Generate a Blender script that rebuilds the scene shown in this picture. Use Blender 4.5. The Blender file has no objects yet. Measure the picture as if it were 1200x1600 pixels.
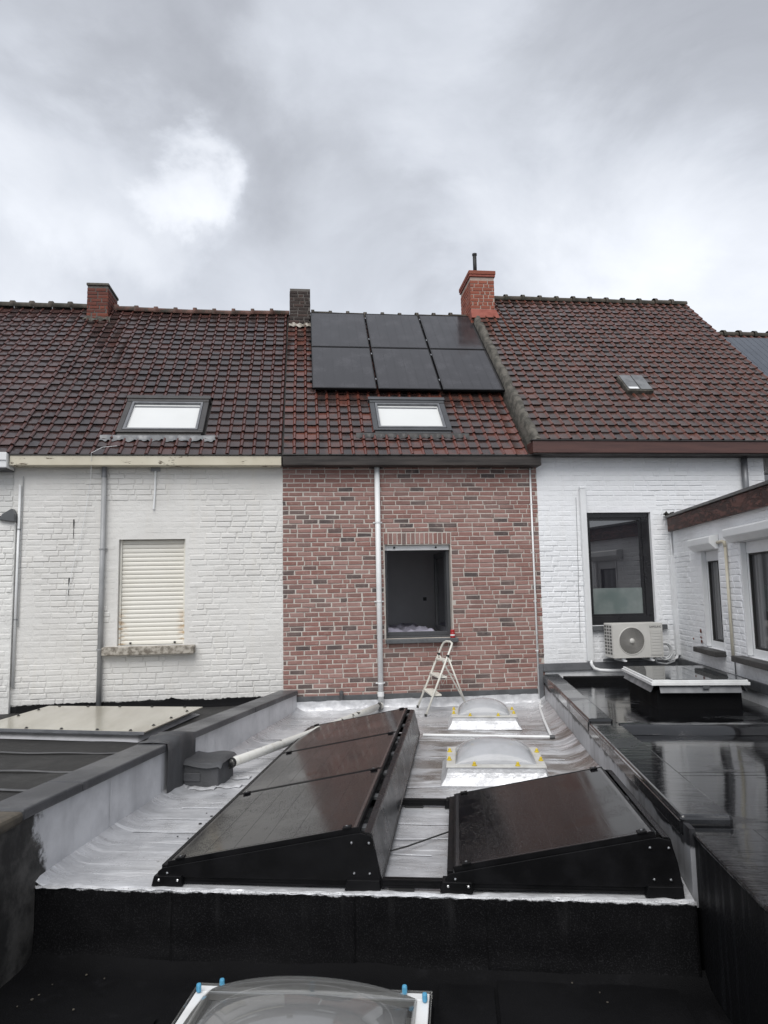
import bpy, bmesh, math, random
from mathutils import Vector, Matrix
random.seed(7)
SC = bpy.context.scene
COL = SC.collection
R = math.radians

# ------------------------------------------------------------------ camera
YAW, PITCH, ROLL = R(6.33), R(6.26), R(1.074)
fw = Vector((math.sin(YAW)*math.cos(PITCH), math.cos(YAW)*math.cos(PITCH), math.sin(PITCH)))
r0 = Vector((math.cos(YAW), -math.sin(YAW), 0)); u0 = r0.cross(fw)
cr = math.cos(ROLL)*r0 - math.sin(ROLL)*u0
cu = math.sin(ROLL)*r0 + math.cos(ROLL)*u0
cd = bpy.data.cameras.new('camera'); cam = bpy.data.objects.new('camera', cd); COL.objects.link(cam)
cd.sensor_fit = 'VERTICAL'; cd.sensor_height = 36.0; cd.lens = 1109/1600*36
cd.clip_start = .05; cd.clip_end = 2000
cam.matrix_world = Matrix(((cr.x, cu.x, -fw.x, 0), (cr.y, cu.y, -fw.y, 0), (cr.z, cu.z, -fw.z, 0), (0, 0, 0, 1)))
SC.camera = cam

# ------------------------------------------------------------------ sky, sun, exposure
SUN_EL, SUN_AZ = R(52), R(200)       # a bright part of the cloud cover, behind the viewer
w = bpy.data.worlds.new('World'); SC.world = w; w.use_nodes = True
nt = w.node_tree; nt.nodes.clear()
def wn(t, **k):
    n = nt.nodes.new(t)
    for a, b in k.items(): setattr(n, a, b)
    return n
def wl(a, b): nt.links.new(a, b)
def wmath(op, a, b=None, c=None, clamp=False):
    n = wn('ShaderNodeMath', operation=op, use_clamp=clamp)
    for i, x in enumerate((a, b, c)):
        if x is None: continue
        if isinstance(x, (int, float)): n.inputs[i].default_value = x
        else: wl(x, n.inputs[i])
    return n.outputs[0]
tc = wn('ShaderNodeTexCoord'); sep = wn('ShaderNodeSeparateXYZ'); wl(tc.outputs['Generated'], sep.inputs[0])
el = wmath('ABSOLUTE', sep.outputs[2])
den = wmath('ADD', el, .62)
comb = wn('ShaderNodeCombineXYZ'); wl(wmath('DIVIDE', sep.outputs[0], den), comb.inputs[0]); wl(wmath('DIVIDE', sep.outputs[1], den), comb.inputs[1])
mp = wn('ShaderNodeMapping'); wl(comb.outputs[0], mp.inputs[0]); mp.inputs['Location'].default_value = (3.1, 1.7, .4)
def wnoise(scale, detail, rough, dist=0.0, col=False):
    n = wn('ShaderNodeTexNoise'); wl(mp.outputs[0], n.inputs['Vector']); n.inputs['Scale'].default_value = scale; n.inputs['Detail'].default_value = detail
    n.inputs['Roughness'].default_value = rough; n.inputs['Distortion'].default_value = dist; return n.outputs[1 if col else 0]
fb = wnoise(3.9, 9, .57, .5); fb2 = wnoise(1.3, 4, .5)
# cloud banks: soft thick and thin places in the cover, with ragged borders
wv = wn('ShaderNodeVectorMath', operation='SUBTRACT'); wl(wnoise(3.8, 7, .58, .3, True), wv.inputs[0]); wv.inputs[1].default_value = (.5, .5, .5)
ws_ = wn('ShaderNodeVectorMath', operation='SCALE'); wl(wv.outputs[0], ws_.inputs[0]); ws_.inputs['Scale'].default_value = .42
wd = wn('ShaderNodeVectorMath', operation='ADD'); wl(tc.outputs['Generated'], wd.inputs[0]); wl(ws_.outputs[0], wd.inputs[1])
wnm = wn('ShaderNodeVectorMath', operation='NORMALIZE'); wl(wd.outputs[0], wnm.inputs[0])
val = wmath('ADD', wmath('MULTIPLY', fb, .36), wmath('MULTIPLY', fb2, .16))
val = wmath('ADD', val, .235)
for az, e_, rad, amp in ((-14, 30.0, 5.5, .14), (-10.5, 31.5, 2.6, .17), (8.5, 41, 7, .13), (24, 27.5, 6.5, .12), (-21, 36, 6, .07), (36, 20, 9, .12), (-7.5, 41, 11, -.11), (-18, 34, 5, -.07), (1, 29, 8, -.05), (31, 35, 13, -.05), (14, 33, 7, -.04)):
    dt = wn('ShaderNodeVectorMath', operation='DOT_PRODUCT'); wl(wnm.outputs[0], dt.inputs[0])
    dt.inputs[1].default_value = (math.sin(R(az))*math.cos(R(e_)), math.cos(R(az))*math.cos(R(e_)), math.sin(R(e_)))
    mr = wn('ShaderNodeMapRange', interpolation_type='SMOOTHSTEP'); wl(dt.outputs['Value'], mr.inputs[0])
    mr.inputs[1].default_value = math.cos(R(rad*1.7)); mr.inputs[2].default_value = math.cos(R(rad*.15)); mr.inputs[3].default_value = 0; mr.inputs[4].default_value = amp
    val = wmath('ADD', val, mr.outputs[0])
gr = wn('ShaderNodeMapRange', interpolation_type='SMOOTHSTEP'); wl(el, gr.inputs[0])     # thicker cover overhead
gr.inputs[1].default_value = .30; gr.inputs[2].default_value = .80; gr.inputs[3].default_value = .06; gr.inputs[4].default_value = -.08
val = wmath('ADD', val, gr.outputs[0])
ramp = wn('ShaderNodeValToRGB'); wl(val, ramp.inputs[0]); cr_ = ramp.color_ramp
cr_.elements[0].position = .25; cr_.elements[0].color = (.245, .255, .285, 1)
cr_.elements[1].position = .92; cr_.elements[1].color = (.93, .955, 1.0, 1)
e = cr_.elements.new(.5); e.color = (.50, .525, .575, 1)
mxg = ramp
sky = wn('ShaderNodeTexSky', sky_type='NISHITA', sun_disc=False, sun_elevation=SUN_EL, sun_rotation=SUN_AZ)
bgs = wn('ShaderNodeBackground'); wl(sky.outputs[0], bgs.inputs[0]); bgs.inputs[1].default_value = .05
bgc = wn('ShaderNodeBackground'); wl(mxg.outputs[0], bgc.inputs[0]); bgc.inputs[1].default_value = .72
mxs = wn('ShaderNodeMixShader'); mxs.inputs[0].default_value = .93; wl(bgs.outputs[0], mxs.inputs[1]); wl(bgc.outputs[0], mxs.inputs[2])
wo = wn('ShaderNodeOutputWorld'); wl(mxs.outputs[0], wo.inputs[0])

sd = bpy.data.lights.new('sun', 'SUN'); sun = bpy.data.objects.new('sun', sd); COL.objects.link(sun)
sd.energy = 1.3; sd.angle = R(50); sd.color = (1, .975, .94)
sv = Vector((math.sin(SUN_AZ)*math.cos(SUN_EL), math.cos(SUN_AZ)*math.cos(SUN_EL), math.sin(SUN_EL)))
sun.rotation_euler = (-sv).to_track_quat('-Z', 'Y').to_euler()
SC.render.engine = 'CYCLES'
SC.view_settings.view_transform = 'Standard'; SC.view_settings.look = 'None'
SC.view_settings.gamma = 1; SC.view_settings.use_curve_mapping = False
SC.view_settings.exposure = 1.0

# ------------------------------------------------------------------ frames
AL = R(12.0)                       # the plots run at 12 degrees to the street
CA, SA = math.cos(AL), math.sin(AL)
def A2W(u, v, z=0): return Vector((u*CA + v*SA, -u*SA + v*CA, z))
def vback(u, Y=10.0): return (Y + u*SA)/CA
BASE = {}
def tag(o, label=None, cat=None, group=None, kind=None):
    if label: o['label'] = label
    if cat: o['category'] = cat
    if group: o['group'] = group
    if kind: o['kind'] = kind
    return o
def thing(name, label, cat, base, frame='W', group=None, rz=0):
    o = bpy.data.objects.new(name, None); COL.objects.link(o); o.empty_display_size = .1
    b = Vector(base)
    if frame == 'A':
        o.location = A2W(*b); o.rotation_euler = (0, 0, -AL)
    else:
        o.location = b
    BASE[o.name] = b
    return tag(o, label, cat, group)
def base_of(p):
    while p is not None:
        if p.name in BASE: return BASE[p.name]
        p = p.parent
    return Vector((0, 0, 0))

# ------------------------------------------------------------------ mesh builder
class MB:
    def __init__(s): s.v = []; s.f = []; s.a = []
    def add(s, vs, fs, xf=None, tone=0.0):
        n = len(s.v)
        for p in vs: s.v.append(Vector(xf(*p)) if xf else Vector(p))
        for q in fs: s.f.append([i + n for i in q])
        s.a += [tone]*len(vs)
        return s
    def box(s, x0, x1, y0, y1, z0, z1, xf=None, tone=0.0):
        vs = [(x, y, z) for z in (z0, z1) for y in (y0, y1) for x in (x0, x1)]
        return s.add(vs, [(0, 2, 3, 1), (4, 5, 7, 6), (0, 1, 5, 4), (2, 6, 7, 3), (0, 4, 6, 2), (1, 3, 7, 5)], xf, tone)
    def prism(s, poly, h0, h1, xf=None):          # poly in first two coordinates, ccw
        n = len(poly)
        vs = [(a, b, h0) for a, b in poly] + [(a, b, h1) for a, b in poly]
        fs = [tuple(range(n - 1, -1, -1)), tuple(range(n, 2*n))] + [(i, (i + 1) % n, n + (i + 1) % n, n + i) for i in range(n)]
        return s.add(vs, fs, xf)
    def tube(s, pts, r, seg=10, xf=None, cap=True, rr=None):
        P = [Vector(xf(*p)) if xf else Vector(p) for p in pts]
        n0 = len(s.v); prev = None
        for i, p in enumerate(P):
            t = (P[min(i + 1, len(P) - 1)] - P[max(i - 1, 0)]).normalized()
            if prev is None:
                a = Vector((0, 0, 1)) if abs(t.z) < .9 else Vector((1, 0, 0))
                nrm = (a - t*a.dot(t)).normalized()
            else:
                nrm = (prev - t*prev.dot(t)).normalized()
            prev = nrm; b = t.cross(nrm)
            rad = rr[i] if rr else r
            for k in range(seg):
                an = 2*math.pi*k/seg
                s.v.append(p + (nrm*math.cos(an) + b*math.sin(an))*rad); s.a.append(0)
        for i in range(len(P) - 1):
            for k in range(seg):
                a = n0 + i*seg + k; b2 = n0 + i*seg + (k + 1) % seg
                s.f.append([a, b2, b2 + seg, a + seg])
        if cap:
            s.f.append([n0 + k for k in range(seg)][::-1]); m = n0 + (len(P) - 1)*seg
            s.f.append([m + k for k in range(seg)])
        return s
    def grid(s, nx, ny, fn, xf=None):
        n = len(s.v)
        for j in range(ny + 1):
            for i in range(nx + 1):
                p = fn(i/nx, j/ny); s.v.append(Vector(xf(*p)) if xf else Vector(p)); s.a.append(0)
        for j in range(ny):
            for i in range(nx):
                a = n + j*(nx + 1) + i; s.f.append([a, a + 1, a + nx + 2, a + nx + 1])
        return s
    def mesh(s, name, mat, off=Vector((0, 0, 0)), smooth=False, attr=False):
        me = bpy.data.meshes.new(name)
        me.from_pydata([tuple(p - off) for p in s.v], [], s.f)
        if attr:
            at = me.attributes.new('tone', 'FLOAT', 'POINT'); at.data.foreach_set('value', s.a)
        if mat: me.materials.append(mat)
        if smooth: me.polygons.foreach_set('use_smooth', [True]*len(me.polygons))
        me.update(); return me
    def build(s, name, mat, parent=None, smooth=False, bevel=0, attr=False, fix=True, seg=2):
        off = base_of(parent)
        me = s.mesh(name, mat, off, smooth, attr)
        if fix and len(me.polygons) < 60000:
            bm = bmesh.new(); bm.from_mesh(me); bmesh.ops.recalc_face_normals(bm, faces=bm.faces); bm.to_mesh(me); bm.free()
        o = bpy.data.objects.new(name, me); COL.objects.link(o); o.parent = parent
        if bevel:
            m = o.modifiers.new('bevel', 'BEVEL'); m.width = bevel; m.segments = seg; m.limit_method = 'ANGLE'; m.angle_limit = R(35)
        return o
def box(name, mat, parent, x0, x1, y0, y1, z0, z1, xf=None, bevel=0, smooth=False):
    return MB().box(x0, x1, y0, y1, z0, z1, xf).build(name, mat, parent, smooth, bevel)
def inst(name, me, parent, loc, rot=None):
    o = bpy.data.objects.new(name, me); COL.objects.link(o); o.parent = parent
    o.location = Vector(loc) - base_of(parent)
    if rot is not None: o.rotation_euler = rot
    return o

# ------------------------------------------------------------------ materials
class NT:
    def __init__(s, name):
        s.m = bpy.data.materials.new(name); s.m.use_nodes = True
        s.t = s.m.node_tree; s.b = s.t.nodes['Principled BSDF']; s.out = s.t.nodes['Material Output']
        g = s.n('ShaderNodeNewGeometry'); s.pos = g.outputs['Position']; s.geo = g
    def n(s, t, **k):
        x = s.t.nodes.new(t)
        for a, b in k.items(): setattr(x, a, b)
        return x
    def l(s, a, b): s.t.links.new(a, b)
    def put(s, x, sock):
        if isinstance(x, (int, float)): sock.default_value = x
        elif isinstance(x, tuple): sock.default_value = (*x, 1) if len(x) == 3 and sock.type == 'RGBA' else x
        else: s.l(x, sock)
    def math(s, op, a, b=None, clamp=False):
        x = s.n('ShaderNodeMath', operation=op, use_clamp=clamp); s.put(a, x.inputs[0])
        if b is not None: s.put(b, x.inputs[1])
        return x.outputs[0]
    def map(s, vec=None, scale=(1, 1, 1), loc=(0, 0, 0), rot=(0, 0, 0)):
        x = s.n('ShaderNodeMapping'); s.l(vec or s.pos, x.inputs[0]); x.inputs['Scale'].default_value = scale
        x.inputs['Location'].default_value = loc; x.inputs['Rotation'].default_value = rot; return x.outputs[0]
    def noise(s, scale, detail=5, rough=.55, vec=None, dist=0):
        x = s.n('ShaderNodeTexNoise'); s.l(vec or s.pos, x.inputs['Vector'])
        x.inputs['Scale'].default_value = scale; x.inputs['Detail'].default_value = detail; x.inputs['Roughness'].default_value = rough; x.inputs['Distortion'].default_value = dist
        return x.outputs[0]
    def voro(s, scale, vec=None, out=0, feature='F1'):
        x = s.n('ShaderNodeTexVoronoi', feature=feature); s.l(vec or s.pos, x.inputs['Vector']); x.inputs['Scale'].default_value = scale
        return x.outputs[out]
    def rng(s, v, a, b, c=0., d=1., smooth=True):
        x = s.n('ShaderNodeMapRange'); 
        if smooth: x.interpolation_type = 'SMOOTHSTEP'
        s.l(v, x.inputs[0])
        for i, k in enumerate((a, b, c, d)): x.inputs[i + 1].default_value = k
        return x.outputs[0]
    def mix(s, f, a, b, blend='MIX'):
        x = s.n('ShaderNodeMix', data_type='RGBA', blend_type=blend); s.put(f, x.inputs[0]); s.put(a, x.inputs[6]); s.put(b, x.inputs[7]); return x.outputs[2]
    def ramp(s, v, stops, interp='LINEAR'):
        x = s.n('ShaderNodeValToRGB'); s.l(v, x.inputs[0]); e = x.color_ramp.elements; x.color_ramp.interpolation = interp
        while len(e) < len(stops): e.new(.5)
        for i, (p, c) in enumerate(stops): e[i].position = p; e[i].color = (*c, 1)
        return x.outputs[0]
    def attr(s, name):
        x = s.n('ShaderNodeAttribute', attribute_name=name); return x.outputs['Fac']
    def rnd(s): return s.n('ShaderNodeObjectInfo').outputs['Random']
    def tone(s): return s.math('FRACT', s.math('ADD', s.attr('tone'), s.rnd()))
    def bump(s, h, strength=.3, dist=.01, nrm=None):
        x = s.n('ShaderNodeBump'); s.l(h, x.inputs['Height']); x.inputs['Strength'].default_value = strength; x.inputs['Distance'].default_value = dist
        if nrm is not None: s.l(nrm, x.inputs['Normal'])
        return x.outputs[0]
    def sepz(s, vec=None):
        x = s.n('ShaderNodeSeparateXYZ'); s.l(vec or s.pos, x.inputs[0]); return x.outputs
    def fin(s, col=None, rough=None, nrm=None, metal=None, spec=None, coat=None, trans=None):
        b = s.b.inputs
        for x, k in ((col, 'Base Color'), (rough, 'Roughness'), (nrm, 'Normal'), (metal, 'Metallic'), (spec, 'Specular IOR Level'), (coat, 'Coat Weight'), (trans, 'Transmission Weight')):
            if x is not None: s.put(x, b[k])
        return s.m
def simple(name, c1, c2, ns=6, rough=(.45, .65), bump=.15, bs=60, metal=0., spec=.5, stretch=(1, 1, 1), lo=.35, hi=.68, dist=.004, coat=None):
    t = NT(name); v = t.map(scale=stretch)
    n = t.noise(ns, 6, .6, v); f = t.rng(n, lo, hi)
    nb = t.noise(bs, 4, .6, v)
    return t.fin(t.mix(f, c1, c2), t.rng(n, .3, .7, rough[0], rough[1]), t.bump(nb, bump, dist) if bump else None, metal, spec, coat)

def m_brick():
    t = NT('clay_brick'); k = t.tone(); n = t.noise(18, 5, .65); n2 = t.noise(70, 3, .6); n3 = t.noise(2.2, 3)
    c = t.ramp(k, [(0, (.235, .118, .100)), (.25, (.275, .148, .128)), (.5, (.325, .200, .178)), (.70, (.245, .122, .103)), (.86, (.21, .125, .112)), (.91, (.105, .080, .076)), (1, (.078, .066, .066))])
    c = t.mix(t.rng(n, .52, .72, 0, .5), c, (.37, .275, .245))
    c = t.mix(t.rng(n, .45, .25, 0, .5), c, (.13, .075, .062))
    c = t.mix(t.rng(n3, .35, .65, 0, .30), c, (.31, .22, .195))
    return t.fin(c, .82, t.bump(t.math('ADD', n, t.math('MULTIPLY', n2, .4)), .55, .008), spec=.25)
def m_mortar(): return simple('lime_mortar', (.46, .42, .38), (.56, .52, .475), 8, (.85, .95), .4, 120, spec=.15)
def m_paint(name, c, dirt, warm, amount, base_z, top_z, tar=None):
    t = NT(name); k = t.tone()
    n = t.noise(1.1, 6, .6); n2 = t.noise(22, 5, .6); st = t.noise(1.0, 5, .6, t.map(scale=(5, 5, .45)))
    x = t.mix(t.rng(n, .40, .72, 0, .5*amount), c, dirt)
    x = t.mix(t.rng(st, .52, .75, 0, .45*amount), x, warm)
    x = t.mix(t.rng(n2, .60, .78, 0, .35*amount), x, dirt)
    x = t.mix(t.math('MULTIPLY', k, .08), x, warm)
    z = t.sepz()[2]                                       # grime climbs from the roof joint and hangs under the gutter
    low = t.math('MULTIPLY', t.rng(z, base_z + .55, base_z, 0, 1), t.rng(n2, .35, .65, .2, 1))
    x = t.mix(t.math('MULTIPLY', low, .28*amount), x, (.33, .32, .30))
    if tar is not None:
        tz = t.math('ADD', z, t.math('ADD', t.math('MULTIPLY', t.noise(2.0, 3), .16), t.math('MULTIPLY', t.noise(24, 5, .7), .06)))
        x = t.mix(t.rng(tz, tar + .006, tar - .012), x, (.008, .008, .009))
    nb = t.noise(9, 4, .6)
    h = t.math('ADD', t.math('MULTIPLY', nb, 1.2), t.math('MULTIPLY', t.noise(55, 4, .65), .55))
    return t.fin(x, t.rng(n2, .3, .7, .55, .75), t.bump(h, .55, .012), spec=.3), t
def m_tile(name, pan, pan2, roll, red):
    t = NT(name); k = t.tone(); n = t.noise(3.0, 4, .6); nf = t.noise(45, 4, .6)
    a = t.attr('roll')
    c = t.mix(k, pan, pan2)
    c = t.mix(t.rng(k, .80, .97, 0, .8), c, red)
    c = t.mix(t.rng(n, .45, .7, 0, .55), c, red)
    c = t.mix(t.rng(t.noise(1.7, 4, .6, t.map(scale=(1.6, .6, .6))), .50, .66, 0, .6), c, tuple(x*.62 for x in pan2))
    r = t.mix(t.rng(nf, .3, .7), roll, tuple(x*.6 for x in roll))
    c = t.mix(t.math('MULTIPLY', a, .75), c, r)
    c = t.mix(t.rng(nf, .66, .80, 0, .22), c, (.13, .125, .11))
    moss = t.math('MULTIPLY', t.rng(t.noise(6, 5, .65), .60, .72), t.rng(nf, .4, .6))
    c = t.mix(t.math('MULTIPLY', moss, .4), c, (.026, .024, .018))
    return t.fin(c, t.rng(t.noise(14, 4), .3, .7, .10, .30), t.bump(t.math('ADD', t.math('MULTIPLY', nf, .5), t.noise(9, 3)), .22, .006), spec=.65)
M = {}
M['brick'] = m_brick(); M['mortar'] = m_mortar()
M['white_l'], T = m_paint('aged_white_paint', (.71, .70, .675), (.53, .515, .49), (.68, .65, .59), .9, -1.4, 1.7, -1.30)
M['white_r'], T = m_paint('fresh_white_paint', (.83, .84, .855), (.68, .69, .70), (.72, .715, .70), .7, -1.1, 2.0)
M['white_n'], T = m_paint('stained_white_paint', (.74, .735, .71), (.40, .39, .37), (.60, .57, .51), 1.1, -1.2, 1.7)
M['white_g'], T = m_paint('streaked_white_paint', (.76, .755, .73), (.30, .29, .28), (.55, .53, .48), 1.2, -1.2, 1.0)
M['tile_l'] = m_tile('brown_roof_tile', (.050, .034, .031), (.026, .021, .0215), (.105, .036, .027), (.075, .036, .031))
M['tile_n'] = m_tile('purple_roof_tile', (.062, .040, .038), (.036, .027, .027), (.115, .043, .034), (.088, .044, .038))
M['tile_m'] = m_tile('red_roof_tile', (.056, .038, .034), (.030, .025, .025), (.160, .048, .032), (.145, .055, .040))
M['tile_r'] = m_tile('warm_roof_tile', (.062, .043, .037), (.036, .029, .027), (.150, .051, .034), (.110, .050, .038))
M['ridge'] = simple('ridge_tile', (.13, .058, .042), (.050, .046, .036), 7, (.6, .8), .5, 40)
M['ridge_moss'] = simple('mossy_ridge_tile', (.085, .070, .055), (.045, .044, .034), 6, (.7, .9), .6, 30)
M['under'] = simple('roof_underlay', (.02, .017, .015), (.03, .026, .023), 5)
M['cream'] = simple('cream_flaking_paint', (.62, .565, .43), (.50, .44, .32), 3, (.5, .7), .4, 25, stretch=(.4, 1, 4), lo=.45, hi=.8)
def m_flake():
    t = NT('cream_flaking_paint_board'); n = t.noise(5, 6, .7, t.map(scale=(.6, 1, 2.2))); g = t.noise(2.2, 4)
    fl = t.rng(n, .60, .63)
    c = t.mix(t.rng(g, .35, .7, 0, .6), (.62, .58, .47), (.50, .45, .345)); c = t.mix(fl, c, (.12, .09, .06))
    return t.fin(c, .6, t.bump(t.math('SUBTRACT', 1.0, fl), .6, .004), spec=.35)
M['cream'] = m_flake()
M['darkwood'] = simple('weathered_dark_timber', (.042, .034, .030), (.018, .015, .014), 3, (.55, .75), .6, 18, stretch=(.5, 1, 7))
M['brownwood'] = simple('brown_painted_timber', (.092, .042, .034), (.066, .031, .027), 3, (.4, .55), .4, 20, stretch=(.5, 1, 6))
def m_peel():
    t = NT('peeling_brown_paint'); n = t.noise(7, 6, .7, t.map(scale=(.8, .8, 3))); g = t.noise(1.6, 3); z = t.noise(50, 3)
    pe = t.math('MULTIPLY', t.rng(n, .46, .52), t.rng(g, .35, .50))
    c = t.mix(pe, (.125, .054, .042), (.045, .022, .018))
    return t.fin(c, .6, t.bump(t.math('SUBTRACT', t.math('MULTIPLY', z, .2), pe), .9, .012), spec=.4)
M['peel'] = m_peel()
M['zinc'] = simple('weathered_zinc', (.20, .205, .215), (.14, .145, .155), 5, (.4, .55), .15, 30, metal=.35)
M['zincdark'] = simple('dark_grey_flashing', (.095, .10, .105), (.065, .068, .072), 6, (.4, .6), .3, 30)
M['lead'] = simple('lead_apron', (.20, .205, .21), (.13, .135, .14), 8, (.4, .6), .4, 25, metal=.2)
M['leaddark'] = simple('dark_lead_apron', (.030, .028, .027), (.046, .044, .042), 8, (.4, .6), .4, 25)
M['pvcgrey'] = simple('grey_pvc', (.34, .345, .35), (.28, .285, .29), 4, (.4, .5), .05, 20)
M['pvcwhite'] = simple('white_pvc', (.78, .79, .79), (.70, .71, .71), 3, (.35, .5), .05, 20)
def m_spot():
    t = NT('white_pvc_with_black_patches'); n = t.noise(4.0, 5, .65); c = t.mix(t.rng(n, .60, .625), (.62, .615, .58), (.03, .028, .025))
    c = t.mix(t.rng(t.noise(14, 4), .5, .75, 0, .5), c, (.42, .39, .32)); return t.fin(c, .5, spec=.4)
M['pvcspot'] = m_spot()
M['plastic'] = simple('white_plastic', (.74, .75, .755), (.69, .70, .705), 3, (.3, .42), .03, 20)
M['sill'] = simple('lichen_stone_sill', (.42, .39, .34), (.16, .14, .115), 14, (.8, .95), .7, 60, lo=.40, hi=.62)
M['bluestone'] = simple('blue_stone', (.10, .105, .11), (.065, .068, .073), 9, (.45, .6), .3, 60)
def m_shutter():
    t = NT('cream_shutter_slat'); n = t.noise(5, 5, .6, t.map(scale=(2, 1, 6))); x, y, z = t.sepz()
    e = t.math('ADD', t.rng(x, -2.38, -2.52, 0, 1), t.rng(x, -1.80, -1.66, 0, 1))
    rust = t.math('MULTIPLY', t.math('MULTIPLY', e, t.rng(z, -.05, -.45, 0, 1)), t.rng(n, .42, .62))
    c = t.mix(t.rng(t.noise(2, 4), .4, .7, 0, .4), (.74, .72, .66), (.66, .63, .55)); c = t.mix(t.math('MULTIPLY', rust, .7), c, (.42, .24, .07))
    return t.fin(c, .4, spec=.4)
M['shutter'] = m_shutter()
M['alu_dark'] = simple('dark_grey_window_frame', (.065, .062, .060), (.050, .048, .047), 4, (.3, .42), .05, 20, metal=.2)
M['frame_grey'] = simple('anthracite_frame', (.06, .063, .068), (.05, .052, .056), 4, (.35, .45), .05, 20)
M['frame_black'] = simple('black_window_frame', (.012, .012, .014), (.017, .017, .019), 4, (.25, .35), .05, 20)
def m_glass(name, c, rough=.03, refl=1.0):
    t = NT(name); n = t.noise(1.3, 2); t.b.inputs['IOR'].default_value = 2.3; return t.fin(c, rough, t.bump(n, .03, .02), spec=.32*refl, coat=.3)
M['glass_dark'] = m_glass('dark_window_glass', (.018, .018, .022), .02, 1.6)
M['glass_skylight'] = m_glass('dark_skylight_glass', (.05, .055, .058), .03, 1.6)
def m_blind():
    t = NT('white_blind_behind_glass'); z = t.noise(2, 3); return t.fin(t.mix(z, (.62, .63, .62), (.70, .71, .70)), .12, spec=.6)
M['blind'] = m_blind()
def m_film():
    t = NT('frosted_film'); z = t.noise(2.5, 3); return t.fin(t.mix(t.rng(z, .35, .65), (.12, .15, .145), (.19, .215, .21)), .10, spec=.6)
M['film'] = m_film()
def m_wing_glass():
    t = NT('window_glass_with_curtain'); y = t.noise(1.0, 2, .5, t.map(scale=(9, 9, .2))); return t.fin(t.mix(t.rng(y, .4, .62), (.03, .031, .034), (.13, .13, .135)), .06, spec=.6)
M['glass_curtain'] = m_wing_glass()
def m_silver():
    t = NT('aluminium_roof_paint'); 
    ur = t.map(rot=(0, 0, AL)); s = t.sepz(ur)           # position along and across the plot
    us, vs = s[0], s[1]
    n = t.noise(2.2, 6, .62); fine = t.noise(60, 4, .6); lines = t.noise(1.0, 6, .65, t.map(ur, scale=(1.1, 13, 4)))
    c = t.mix(t.rng(n, .35, .7), (.60, .605, .62), (.41, .415, .43))
    c = t.mix(t.rng(lines, .5, .72, 0, .55), c, (.36, .36, .365))
    c = t.mix(t.rng(lines, .44, .33, 0, .75), c, (.80, .805, .82))
    # rust brown dirt washed around the two domes
    d = t.noise(2.1, 5, .65, t.map(ur, scale=(1, 2.2, 1)))
    zone = t.math('MULTIPLY', t.math('MULTIPLY', t.rng(us, -.75, -.2), t.rng(vs, 5.5, 6.4)), t.rng(vs, 9.6, 8.4))
    dirt = t.math('MULTIPLY', zone, t.rng(d, .40, .60))
    c = t.mix(t.math('MULTIPLY', dirt, .78), c, (.115, .088, .066))
    d2 = t.rng(t.noise(9, 5, .7), .64, .72)
    c = t.mix(t.math('MULTIPLY', d2, .5), c, (.14, .125, .11))
    ro = t.math('ADD', t.rng(t.noise(3.1, 4), .38, .62, .14, .46), t.math('MULTIPLY', fine, .08))
    wr = t.noise(3.0, 6, .6, t.map(ur, scale=(1.4, 6, 3)), .6)
    nb = t.bump(fine, .25, .003); nb = t.bump(wr, .40, .02, nb)
    return t.fin(c, ro, nb, .30, .5)
M['silver'] = m_silver()
def m_silver_wall():
    t = NT('aluminium_painted_upstand'); ur = t.map(rot=(0, 0, AL)); s = t.sepz(ur); us, vs, zs = s
    n = t.noise(2.6, 6, .62); st = t.noise(1.0, 5, .6, t.map(ur, scale=(6, 6, .6)))
    c = t.mix(t.rng(n, .35, .68), (.56, .565, .585), (.44, .445, .465)); c = t.mix(t.rng(st, .5, .72, 0, .4), c, (.22, .225, .24))
    c = t.mix(t.rng(t.noise(14, 4), .63, .75, 0, .5), c, (.60, .60, .62))
    return t.fin(c, t.rng(n, .3, .7, .40, .55), t.bump(t.noise(9, 5), .35, .01), .35, .5)
M['silver_wall'] = m_silver_wall()
M['silver_bright'] = simple('bright_aluminium_paint', (.68, .685, .70), (.52, .525, .54), 9, (.3, .5), .8, 22, metal=.3, dist=.012)
def m_bitumen(name, c1, c2, ro, bs, b=.5, sp=.45):
    t = NT(name); n = t.noise(1.6, 6, .62); g = t.noise(bs, 3, .7); st = t.noise(1.0, 5, .6, t.map(scale=(7, 7, .7)))
    c = t.mix(t.rng(n, .35, .7), c1, c2); c = t.mix(t.rng(st, .55, .78, 0, .5), c, tuple(min(1, x*2.2) for x in c2))
    c = t.mix(t.rng(g, .60, .72, 0, .5), c, tuple(min(1, x*2.4) for x in c2))
    return t.fin(c, t.rng(n, .35, .65, ro[0], ro[1]), t.bump(g, b, .008), spec=sp)
M['bit_black'] = m_bitumen('black_mineral_bitumen', (.0042, .0042, .0047), (.007, .007, .0078), (.6, .8), 130, .7, .10)  # albedo lowered: shade over the foreground roof is put into the colour
M['bit_grey'] = m_bitumen('grey_slate_bitumen', (.075, .077, .082), (.052, .053, .056), (.45, .65), 130, .45)
M['bit_cap'] = m_bitumen('bitumen_coping', (.085, .087, .093), (.055, .056, .060), (.34, .5), 120, .35)
M['bit_dark'] = m_bitumen('dark_old_bitumen', (.016, .0155, .0155), (.028, .027, .026), (.5, .75), 90, .5, .35)
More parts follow.
